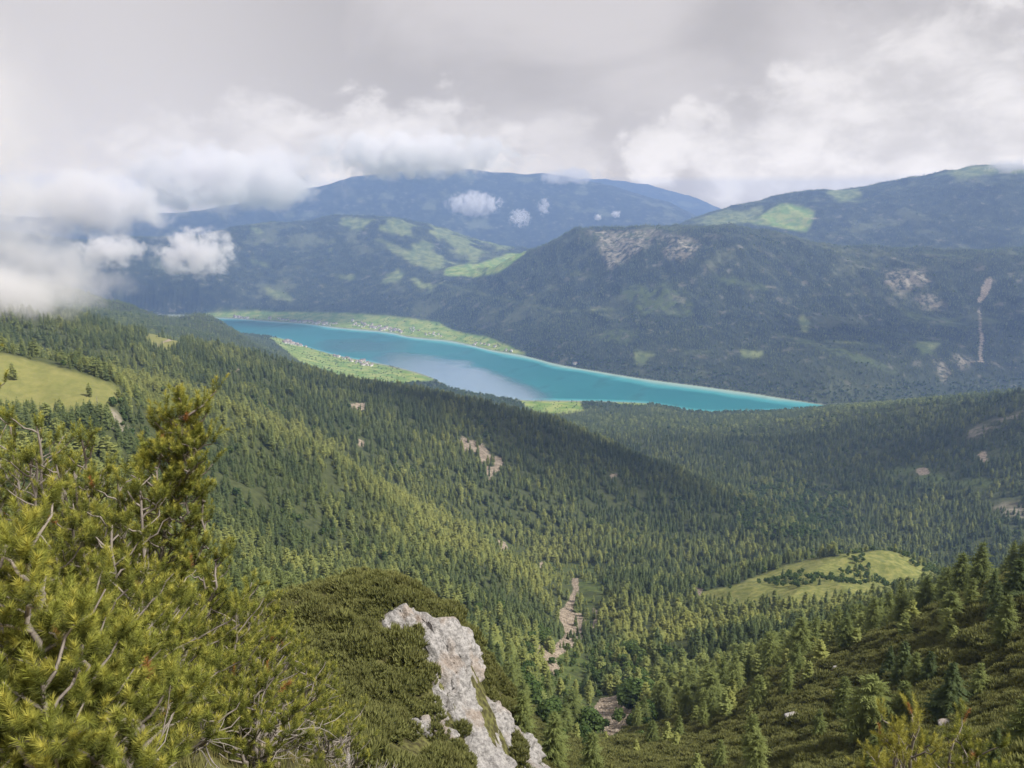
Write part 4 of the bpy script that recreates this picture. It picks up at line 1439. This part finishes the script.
# ------------------------------------------------------------------ mountain pines in the foreground
M_NEEDLE, t = material('mountain pine needles', 0.6, 0.3)
oi = t.node('ShaderNodeObjectInfo').outputs['Random']
c = t.mix(t.attr('shade'), (0.056, 0.070, 0.016), (0.300, 0.330, 0.056))  # shade between shoots painted in: dark at each shoot's base, bright at its tip
c = t.mix(t.attr('fresh'), c, (0.480, 0.440, 0.090))
c = t.mix(t.attr('brown'), c, (0.36, 0.17, 0.055))
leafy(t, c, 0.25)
t.b.inputs['Subsurface Weight'].default_value = 0.0
M_TWIG, t = material('pine branch bark', 0.9)
t.l.new(t.mix(t.noise(t.node('ShaderNodeTexCoord').outputs['Object'], 25, 4, 0.65), (0.10, 0.085, 0.075), (0.34, 0.30, 0.27)), t.b.inputs['Base Color'])


def spline(pts, n):
    pts = np.asarray(pts, float)
    s = np.r_[0, np.cumsum(np.linalg.norm(np.diff(pts, axis=0), axis=1))]
    q = np.linspace(0, s[-1], n)
    return np.stack([pchip_eval(s, pts[:, k], pchip_slopes(s[:, None], pts[:, k:k + 1])[:, 0], q) for k in range(3)], -1)


class Pine:
    def __init__(s, seed, brush, lod):
        s.g = np.random.default_rng(seed)
        s.wood = Parts()
        s.dead = Parts()
        s.sh = []                  # shoots: position, direction, length, needle length, fresh, brown
        s.brush, s.lod, s.fresh = brush, lod, 0.0

    def shoot(s, p, d, ln):
        s.sh.append((p, d / np.linalg.norm(d), ln * s.g.uniform(0.65, 1.25), 0.036 * s.brush * s.g.uniform(0.85, 1.15), s.g.random(), 1.0 if s.g.random() < 0.005 else 0.0))

    def limb(s, pts, r0, r1, part=None, n=9, sides=6):
        P = spline(pts, n)
        P[1:-1] += s.g.normal(0, 0.012, (n - 2, 3))
        (part or s.wood).add(*tube(P, np.linspace(r0, r1, n), sides))
        return P

    def spray(s, a, b, k, up=0.6, ln=0.13):
        """a leafy side branch from a to b with k shoots along its outer part"""
        mid = (a + b) / 2 + np.array([0, 0, -0.06 * np.linalg.norm(b - a)])
        P = s.limb([a, mid, b], 0.009, 0.004, n=5, sides=4)
        ax = b - mid
        ax /= np.linalg.norm(ax) + 1e-9
        for i in range(k):
            f = 1.0 if i < 2 else s.g.uniform(0.35, 1.0)
            j = min(int(f * 4), 3)
            p = P[j] + (P[j + 1] - P[j]) * (f * 4 - j)
            d = ax * 0.55 + np.array([0, 0, up * 1.15]) + s.g.normal(0, 0.42, 3)
            s.shoot(p, d, ln)

    def stem(s, pts, r0, leafy=0.25, nb=10, reach=0.35, k=5, up=0.6, ln=0.13):
        P = s.limb(pts, r0, 0.008, n=12)
        for i in range(nb):
            f = leafy + (1 - leafy) * (i + s.g.random() * 0.9) / nb
            j = min(int(f * 11), 10)
            a = P[j] + (P[j + 1] - P[j]) * (f * 11 - j)
            tg = P[j + 1] - P[j]
            tg /= np.linalg.norm(tg)
            an = s.g.uniform(0, 6.28)
            o = np.array([math.cos(an), math.sin(an), 0.25]) + tg * 0.7
            b = a + o * reach * s.g.uniform(0.5, 1.15) * (1.15 - 0.55 * f)
            s.spray(a, b, k, up, ln)
        tg = P[-1] - P[-3]
        tg /= np.linalg.norm(tg)
        for _ in range(4):
            s.shoot(P[-1] - tg * s.g.uniform(0, 0.08), tg + s.g.normal(0, 0.28, 3), ln * 1.1)

    def bare(s, pts, r0, twigs=6, reach=0.3):
        P = s.limb(pts, r0, 0.004, s.dead, n=12)
        for i in range(twigs):
            j = s.g.integers(3, 11)
            d = s.g.normal(0, 1, 3) + (P[j] - P[j - 1]) * 4
            d /= np.linalg.norm(d)
            b = P[j] + d * reach * s.g.uniform(0.5, 1.2)
            Q = s.limb([P[j], (P[j] + b) / 2 + s.g.normal(0, 0.03, 3), b], 0.006, 0.0025, s.dead, n=5, sides=4)
            for _ in range(2):
                m_ = s.g.integers(1, 4)
                e = Q[m_] + (d + s.g.normal(0, 0.7, 3)) * reach * 0.35
                s.limb([Q[m_], (Q[m_] + e) / 2, e], 0.003, 0.0015, s.dead, n=3, sides=3)

    def needles(s):
        N = s.lod
        g = s.g
        m = len(s.sh)
        p = np.array([x[0] for x in s.sh])
        d = np.array([x[1] for x in s.sh])
        ln = np.array([x[2] for x in s.sh])
        nl_ = np.array([x[3] for x in s.sh])
        fr = np.array([x[4] for x in s.sh])
        br = np.array([x[5] for x in s.sh])
        ref = g.normal(size=(m, 3))
        e1 = np.cross(d, ref)
        e1 /= np.linalg.norm(e1, axis=1)[:, None]
        e2 = np.cross(d, e1)
        u = g.random((m, N)) ** 0.8
        an = np.arange(N)[None] * 2.39996 + g.uniform(0, 6.28, (m, 1))
        op = np.radians(66 - 34 * u ** 3 + g.normal(0, 8, (m, N)))
        rad = np.cos(an)[..., None] * e1[:, None] + np.sin(an)[..., None] * e2[:, None]
        nd = d[:, None] * np.cos(op)[..., None] + rad * np.sin(op)[..., None]
        b = p[:, None] + d[:, None] * (u * ln[:, None])[..., None]
        tp = b + nd * (nl_[:, None] * g.uniform(0.8, 1.15, (m, N)))[..., None]
        sd_ = np.cross(nd, rad + g.normal(0, 0.5, (m, N, 3)))
        sd_ /= np.linalg.norm(sd_, axis=-1)[..., None] + 1e-9
        w = 0.0023 * s.brush * (48 / N) ** 0.5
        V = np.stack([b - sd_ * w, b + sd_ * w, tp], 2).reshape(-1, 3)
        fc = np.arange(len(V)).reshape(-1, 3)
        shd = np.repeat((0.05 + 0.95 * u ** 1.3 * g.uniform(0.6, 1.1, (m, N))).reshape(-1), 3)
        frs = np.repeat((np.clip((u - 0.55) * 2, 0, 1) * fr[:, None] * (1 - s.fresh) + s.fresh).reshape(-1), 3)
        brn = np.repeat(np.broadcast_to(br[:, None], (m, N)).reshape(-1), 3)
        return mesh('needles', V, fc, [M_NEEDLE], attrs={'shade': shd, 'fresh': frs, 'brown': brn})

    def finish(s, origin, label, group=None):
        e = D.objects.new('mountain_pine', None)
        COL.objects.link(e)
        e.location = origin
        tag(e, label, 'pine', group)
        off = -np.array(origin)
        for nm, me in (('needles', s.needles()), ('branches', s.wood.mesh('branches', [M_TWIG], True)), ('dead_branches', s.dead.mesh('dead_branches', [M_DEAD], True) if s.dead.n else None)):
            if me is None:
                continue
            me.transform(__import__('mathutils').Matrix.Translation(off))
            link(nm, me, e)


def bush(seed, x, r, ytop, wpx, label, stems=9, nb=9, k=5, brush=1.0, lod=44, dead=2, deep=1.0, lean=0.0, ln=0.13, low=0.0, fresh=0.0):
    nb, k, lod, stems = int(nb * 1.1), k, int(lod * 2.6), int(stems * 1.05)
    """a many-stemmed pine: stems sweep out of the base and turn up to tips spread over a rounded crown"""
    P = Pine(seed, brush, lod)
    P.fresh = fresh
    g = P.g
    az, _ = pix_at(x, 600)
    bx_, by_ = r * math.sin(az), r * math.cos(az)
    gz = float(ground_z(np.array(bx_), np.array(by_)))
    base = np.array([bx_, by_, gz - 0.05])
    _, tt = pix_at(x, ytop)
    top = CAMZ + float(tt) * r
    hh = max(top - gz, 0.5)
    wd_ = wpx / F * r * 0.5
    rgt = np.array([math.cos(az), -math.sin(az), 0])
    fwd = np.array([math.sin(az), math.cos(az), 0])
    for i in range(stems):
        an = 2.4 * i + g.uniform(-0.4, 0.4)
        q = math.sqrt((i + 0.3) / stems)
        tip = base + rgt * (wd_ * q * math.cos(an) + lean) + fwd * (wd_ * deep * q * math.sin(an))
        hz_ = hh * (1 - 0.62 * q ** 1.8) * g.uniform(0.88, 1.03)
        gz2 = float(ground_z(np.array(tip[0]), np.array(tip[1])))
        tip[2] = max(gz + hz_ + low, gz2 + 0.25)
        m1 = base + (tip - base) * np.array([0.55, 0.55, 0.22])
        m2 = base + (tip - base) * np.array([0.88, 0.88, 0.6])
        P.stem([base, m1, m2, tip], 0.018 + 0.012 * g.random(), 0.22, nb, 0.36 * min(1, wd_ / 0.7 + 0.3), k, ln=ln)
    for i in range((dead + 1) // 2):
        an = g.uniform(0, 6.28)
        b = base + (rgt * math.cos(an) - fwd * abs(math.sin(an)) * 0.9) * wd_ * g.uniform(0.6, 1.0) + np.array([0, 0, hh * g.uniform(0.25, 0.7)])
        P.bare([base, base + (b - base) * np.array([0.5, 0.5, 0.25]), base + (b - base) * np.array([0.8, 0.8, 0.6]), b], 0.014, 6, 0.3)
    P.finish(tuple(base), label)
    return P


# the tall leader that breaks the outline
P = Pine(500, 1.0, 125)
b0 = at_r(158, 700, 6.2)
b0[2] = float(ground_z(np.array(b0[0]), np.array(b0[1]))) - 0.05
P.stem([b0, at_r(160, 600, 6.2), at_r(168, 520, 6.2), at_r(174, 470, 6.2), at_r(185, 415, 6.25)], 0.026, 0.30, 46, 0.30, 5, 0.75, 0.12)
P.stem([b0, at_r(166, 600, 6.15), at_r(185, 572, 6.1), at_r(202, 550, 6.1), at_r(203, 500, 6.1)], 0.014, 0.45, 14, 0.12, 5, 0.9, 0.13)
P.stem([b0, at_r(150, 610, 6.0), at_r(145, 560, 5.9), at_r(141, 520, 5.9), at_r(139, 475, 6.0)], 0.015, 0.3, 22, 0.24, 5, 0.8, 0.12)
P.stem([at_r(172, 470, 6.2), at_r(185, 452, 6.2), at_r(194, 452, 6.2), at_r(196, 436, 6.2)], 0.010, 0.2, 8, 0.10, 4, 0.9, 0.11)
P.stem([b0, at_r(180, 640, 6.1), at_r(205, 610, 6.0), at_r(214, 588, 6.0), at_r(216, 560, 6.1)], 0.014, 0.3, 16, 0.16, 5, 0.8, 0.12)
P.stem([b0, at_r(140, 640, 5.8), at_r(120, 600, 5.7), at_r(112, 560, 5.7), at_r(112, 525, 5.8)], 0.014, 0.3, 20, 0.25, 5, 0.8)
P.stem([at_r(168, 520, 6.2), at_r(176, 490, 6.15), at_r(190, 470, 6.1), at_r(194, 440, 6.1)], 0.010, 0.15, 14, 0.2, 5, 0.9, 0.12)
P.stem([at_r(166, 540, 6.2), at_r(158, 510, 6.15), at_r(158, 480, 6.1), at_r(162, 452, 6.1)], 0.010, 0.15, 14, 0.2, 5, 0.9, 0.12)
P.stem([at_r(172, 470, 6.2), at_r(178, 450, 6.2), at_r(181, 430, 6.2), at_r(182, 408, 6.2)], 0.010, 0.1, 16, 0.2, 5, 0.9, 0.12)
P.stem([at_r(164, 570, 6.2), at_r(178, 545, 6.15), at_r(186, 520, 6.1), at_r(186, 496, 6.1)], 0.010, 0.15, 14, 0.2, 5, 0.9, 0.12)
P.bare([at_r(160, 600, 6.2), at_r(148, 570, 6.1), at_r(148, 548, 6.1)], 0.010, 3, 0.15)
P.bare([at_r(163, 590, 6.15), at_r(180, 583, 6.0), at_r(196, 570, 6.0)], 0.011, 3, 0.15)
P.finish(tuple(b0), 'tallest mountain pine whose pointed leader rises above the bushes against the forest')

bush(501, 4, 8.6, 338, 120, 'bushy mountain pine at the left edge, its top just under the meadow', 9, 11, 5)
bush(502, 48, 8.0, 402, 100, 'mountain pine with a forked bare stem below the meadow', 8, 10, 5, dead=4)
bush(503, 92, 7.6, 412, 80, 'narrow upright mountain pine left of the tallest pine', 8, 11, 5)
bush(504, 122, 7.2, 448, 90, 'mountain pine pressed against the left flank of the tallest pine', 8, 10, 5)
bush(505, 70, 6.0, 520, 130, 'spreading mountain pine in the middle of the thicket', 12, 10, 5, dead=4)
bush(506, 15, 3.3, 520, 150, 'nearest mountain pine with large long needled shoots at the left edge', 9, 9, 5, lod=70, ln=0.11)
bush(507, 195, 6.8, 560, 110, 'rounded mountain pine at the right foot of the tallest pine', 11, 10, 5, dead=3)
bush(508, 238, 7.6, 585, 90, 'yellow green mountain pine on the outer right slope of the thicket', 11, 10, 5)
bush(509, 130, 5.4, 600, 130, 'low mountain pine in front of the tallest pine', 12, 10, 5, dead=4)
bush(510, 268, 8.4, 632, 100, 'mountain pine above the tangle of bare grey branches', 11, 10, 5, dead=4)
bush(511, 305, 9.2, 690, 90, 'sparse mountain pine at the right end of the thicket beside the knoll', 9, 8, 4, dead=4)
bush(512, 45, 4.2, 610, 150, 'mountain pine with rusty tips low at the left', 11, 9, 5, lod=60, dead=4)
bush(513, 200, 6.6, 655, 130, 'low spreading mountain pine over bare ground and branches', 11, 9, 5, dead=5)
bush(514, 10, 2.9, 690, 170, 'lowest mountain pine filling the bottom left corner', 9, 9, 5, lod=72, ln=0.11, dead=3)
bush(515, 105, 4.0, 690, 130, 'bright tipped mountain pine at the bottom edge', 9, 8, 4, lod=60, dead=4)
bush(516, 255, 7.6, 705, 110, 'thin mountain pine beside the white rocks', 9, 8, 4, dead=4)
bush(517, 160, 5.0, 712, 120, 'half bare mountain pine at the bottom edge over stones', 8, 7, 4, lod=52, dead=6)
bush(518, 925, 6.4, 716, 62, 'yellowish mountain pine rising alone at the bottom right', 7, 8, 4, dead=0, fresh=0.55)
bush(519, 990, 7.4, 735, 80, 'small mountain pine top at the bottom right corner', 8, 9, 5, dead=0)
bush(520, 236, 5.8, 690, 120, 'mountain pine spreading over bare ground below the dead branches', 10, 9, 5, dead=4)
bush(521, 292, 8.2, 715, 95, 'short mountain pine just left of the upright white rock', 9, 9, 5, dead=3)
bush(522, 326, 10.5, 728, 70, 'little mountain pine between the two white rocks', 8, 8, 5, dead=3)
bush(523, 66, 3.4, 735, 150, 'mountain pine with stiff upright shoots at the bottom edge', 9, 8, 4, lod=60, ln=0.11, dead=3)

# grey dead limbs of the thicket's right side
P = Pine(530, 1.0, 44)
b0 = at_r(262, 745, 7.8)
b0[2] = float(ground_z(np.array(b0[0]), np.array(b0[1])))
for pts in ([(262, 730), (278, 716), (300, 718), (330, 722), (345, 712)], [(262, 730), (268, 700), (262, 670), (258, 648)], [(262, 728), (280, 700), (300, 690), (312, 684)],
            [(262, 730), (285, 735), (305, 732), (318, 740)], [(262, 730), (240, 742), (215, 740), (190, 744)], [(262, 725), (274, 690), (276, 668), (284, 655)]):
    P.bare([b0] + [at_r(x, y, 7.5 + 0.004 * (x - 262)) for x, y in pts], 0.012, 7, 0.18)
for x, y in ((345, 712), (338, 726), (322, 700)):
    for _ in range(4):
        P.shoot(at_r(x + P.g.normal(0, 5), y + P.g.normal(0, 4), 7.9), np.array([0.3, 0, 1.0]) + P.g.normal(0, 0.4, 3), 0.12)
P.wood.add(*tube([b0 - np.array([0, 0, 0.1]), b0 + np.array([0, 0, 0.15])], [0.03, 0.02], 6))
P.finish(tuple(b0), 'bleached dead mountain pine with a fan of bare forked branches')

# ------------------------------------------------------------------ villages on both shores
M_WALL, t = material('house walls', 0.85)
t.l.new(t.mix(t.node('ShaderNodeObjectInfo').outputs['Random'], (0.62, 0.58, 0.52), (0.85, 0.83, 0.80)), t.b.inputs['Base Color'])
M_ROOF, t = material('house roofs', 0.85)
t.l.new(t.mix(t.node('ShaderNodeObjectInfo').outputs['Random'], (0.17, 0.14, 0.13), (0.42, 0.33, 0.28)), t.b.inputs['Base Color'])


def house_mesh(w, d, h, rf):
    x, y, o = w / 2, d / 2, 0.9
    V = [(-x, -y, -1), (x, -y, -1), (x, y, -1), (-x, y, -1), (-x, -y, h), (x, -y, h), (x, y, h), (-x, y, h), (-x, 0, h + rf), (x, 0, h + rf)]
    q = [(0, 1, 5, 4), (2, 3, 7, 6), (1, 2, 6, 5), (3, 0, 4, 7)]
    tr = [(5, 6, 9), (7, 4, 8)]
    k = rf / y
    V += [(-x - o, -y - o, h - o * k), (x + o, -y - o, h - o * k), (x + o, 0, h + rf), (-x - o, 0, h + rf), (-x - o, y + o, h - o * k), (x + o, y + o, h - o * k)]
    V += [(a, b, c + 0.4) for a, b, c in V[10:16]]
    q += [(16, 17, 18, 19), (19, 18, 21, 20), (10, 13, 12, 11), (13, 14, 15, 12), (10, 11, 17, 16), (15, 14, 20, 21), (11, 12, 18, 17), (12, 15, 21, 18), (13, 10, 16, 19), (14, 13, 19, 20)]
    return mesh('house', np.array(V, float), [np.array(q), np.array(tr)], [M_WALL, M_ROOF], face_mat=[0] * 4 + [1] * 10 + [0] * 2)


HM = [house_mesh(*a) for a in ((17, 13, 8, 4), (24, 15, 10, 5), (13, 11, 7, 3.5), (32, 16, 12, 5))]
VILL = [((234, 262), (316, 323), 22, 'pale village house at the far end of the lake', 'houses at the far end of the lake'),
        ((268, 338), (318, 327), 48, 'pale village house on the green far shore', 'houses along the green far shore'),
        ((352, 402), (321, 335), 64, 'house of the dense village on the far shore opposite the peninsula', 'houses of the dense far shore village'),
        ((402, 442), (326, 338), 14, 'scattered house on the far shore meadows', 'houses on the far shore meadows'),
        ((455, 512), (340, 352), 8, 'house on the wooded far shore point', 'houses on the far shore point'),
        ((284, 334), (338, 353), 50, 'house on the near shore peninsula by the forest', 'houses on the near shore peninsula'),
        ((334, 374), (350, 369), 32, 'house near the wooded tip of the peninsula', 'houses near the peninsula tip')]
for (xa, xb_), (ya, yb), n_, lab, grp in VILL:
    done = 0
    for _ in range(n_ * 12):
        if done >= n_:
            break
        x = random.uniform(xa, xb_)
        f_ = (x - xa) / (xb_ - xa)
        y = ya + (yb - ya) * (0.65 * f_ + 0.35 * random.random())
        gx, gy, gz, gr = ground_at(x, y, 3700)
        if gz < 1.5 or gz > 90 or gr > 7700:
            continue
        o = link('house', HM[random.choices(range(4), (5, 3, 5, 1))[0]], loc=(gx, gy, gz), rotz=random.uniform(0, 3.14))
        tag(o, lab, 'house', grp)
        done += 1
gx, gy, gz, gr = ground_at(575, 364.5, 3700)
tag(link('house', HM[1], loc=(gx, gy, max(gz, 1.0)), rotz=0.4), 'lone lakeside house under the wooded mountain', 'house')


# ------------------------------------------------------------------ clouds hanging against the slopes
M_CLOUDS = {}


def cloud(x, y, r, wpx, hpx, label, dens, seed, name='cloud', kind=None, depth=None, rough=1.0, nscale=2.2, soft=0.5):
    c0 = at_r(x, y, r)
    sx, sz = wpx / F * r * 0.5, hpx / F * r * 0.5
    sy = depth or (sx + sz) * 0.5
    me = D.meshes.new(name)
    import bmesh
    bm = bmesh.new()
    bmesh.ops.create_icosphere(bm, subdivisions=3, radius=1.0)
    bm.to_mesh(me)
    bm.free()
    m = D.materials.new('cloud vapour')
    m.use_nodes = True
    ct = NT(m.node_tree)
    ct.n.clear()
    o_ = ct.node('ShaderNodeOutputMaterial')
    v = ct.node('ShaderNodeVolumePrincipled')
    v.inputs['Color'].default_value = (0.935, 0.925, 0.93, 1)
    tc = ct.node('ShaderNodeTexCoord')
    ln = ct.vmath('LENGTH', tc.outputs['Object'])
    mpp = ct.node('ShaderNodeMapping')
    k = 1.0 / ((sx * sy * sz) ** (1 / 3))
    mpp.inputs['Scale'].default_value = (sx * k, sy * k, sz * k)
    mpp.inputs['Location'].default_value = (seed * 7.3, seed * 3.1, seed)
    ct.l.new(tc.outputs['Object'], mpp.inputs[0])
    nz_ = ct.noise(mpp.outputs[0], nscale, 5, 0.6, 0.3)
    body = ct.math('ADD', ct.math('MULTIPLY', ct.math('SUBTRACT', nz_, 0.5), 2.6 * rough), ct.math('SUBTRACT', 0.72, ln))
    dn = ct.math('MULTIPLY', ct.sstep(body, 0.0, soft), dens / max(sz, 1))
    dn = ct.math('MULTIPLY', dn, ct.sstep(ln, 1.0, 0.72))
    ct.l.new(dn, v.inputs['Density'])
    ct.l.new(v.outputs[0], o_.inputs['Volume'])
    me.materials.append(m)
    o = link(name, me, loc=tuple(c0), scale=(sx, sy, sz), rotz=-math.atan2(c0[0], c0[1]))
    if kind:
        tag(o, kind=kind)
        o['label'] = label
    else:
        tag(o, label, 'cloud')
    return o


cloud(197, 253, 4600, 92, 56, 'bright ragged white cloud hanging before the forested left mountain', 3.4, 1, rough=1.35, nscale=2.8)
cloud(112, 250, 4300, 80, 40, 'small torn cloud between the big cloud bank and the bright ragged cloud', 2.4, 2)
cloud(474, 204, 11500, 66, 30, 'stretched white cloud shred on the far blue mountain', 2.6, 3, rough=1.7, nscale=3.2)
cloud(544, 207, 11500, 18, 22, 'small round cloud puff on the far blue mountain', 2.5, 4)
cloud(520, 218, 11500, 26, 22, 'slanting thin cloud wisp low on the far blue mountain', 2.4, 5, rough=1.9, nscale=3.0)
cloud(598, 217, 11500, 10, 9, 'left one of two tiny cloud puffs just above the rocky ridge', 3, 6)
cloud(616, 214, 11500, 12, 10, 'right one of two tiny cloud puffs just above the rocky ridge', 3, 13)
cloud(410, 155, 6300, 270, 56, 'long white cloud roll resting on the far blue mountain', 3.0, 7, nscale=3.4)
cloud(225, 180, 6300, 260, 84, 'white cloud roll sinking over the left end of the far mountain', 4.0, 8, nscale=2.8, rough=0.8)
cloud(85, 202, 5200, 200, 80, 'white cloud hiding the far end of the forested left mountain', 3.6, 15, nscale=2.6, rough=0.8)
cloud(570, 176, 11500, 90, 22, 'thin veil of cloud over the far summit', 0.8, 9)
cloud(1012, 166, 8600, 50, 16, 'cloud scrap touching the summit at the right edge', 1.4, 10)
cloud(-95, 182, 2500, 420, 330, 'big pale cloud bank swallowing the slope at the left edge', 5.0, 11, 'cloud_bank', depth=500, rough=0.6, nscale=2.0, soft=0.9)
cloud(35, 262, 2700, 160, 110, 'veil of mist trailing from the big cloud bank over the left ridge', 1.7, 14, 'mist', depth=260, rough=0.9, soft=0.8)
cloud(0, 294, 1650, 250, 76, 'low mist drifting into the forest at the left edge', 1.5, 12, 'mist', depth=240, rough=0.8, soft=0.8)


# ------------------------------------------------------------------ unseen clouds added overhead, out of the picture, to shade parts of the valley
M_PUFF, t = material('cloud body', 1.0, 0.0)
t.b.inputs['Base Color'].default_value = (0.9, 0.9, 0.9, 1)


def overhead_clouds(spots):
    pp = Parts()
    g = np.random.default_rng(77)
    n1, n2 = 40, 20
    ph, th = np.meshgrid(np.linspace(0, 2 * np.pi, n1, False), np.linspace(0.03, np.pi - 0.03, n2))
    d = np.stack([np.sin(th) * np.cos(ph), np.sin(th) * np.sin(ph), np.cos(th)], -1)
    idx = np.arange(n1 * n2).reshape(n2, n1)
    nx = np.roll(idx, -1, 1)
    q = np.stack([idx[:-1], idx[1:], nx[1:], nx[:-1]], -1).reshape(-1, 4)
    for x, y, rmin, hc, sx, sy in spots:
        gx, gy, gz, gr = ground_at(x, y, rmin)
        k = (CAMZ + hc - gz) / sd[2]
        c0 = np.array([gx, gy, gz]) + sd * k
        k = 1 + 0.45 * fbm(d[..., 0] * 2 + x, d[..., 1] * 2 + y, 1.0, 4)
        P = d * k[..., None] * np.array([sx, sy, 0.28 * min(sx, sy)])
        P[..., 2] = np.where(P[..., 2] < 0, P[..., 2] * 0.4, P[..., 2])
        print('OVER', c0.round(), 'elev', round(math.degrees(math.atan2(c0[2] - CAMZ - 0.2 * sx, np.hypot(c0[0], c0[1]))), 1))
        pp.add((P + c0).reshape(-1, 3), q)
    o = link('shading_clouds', pp.mesh('shading_clouds', [M_PUFF], True))
    tag(o, kind='stuff')


overhead_clouds([(420, 398, 1300, 900, 215, 150), (560, 440, 1300, 900, 235, 160), (690, 485, 1300, 900, 190, 140), (300, 368, 1300, 900, 180, 130),
                 (930, 450, 1700, 1000, 260, 180), (740, 440, 1900, 1000, 170, 130), (850, 330, 3800, 1700, 420, 300), (1000, 330, 3800, 1700, 300, 300)])
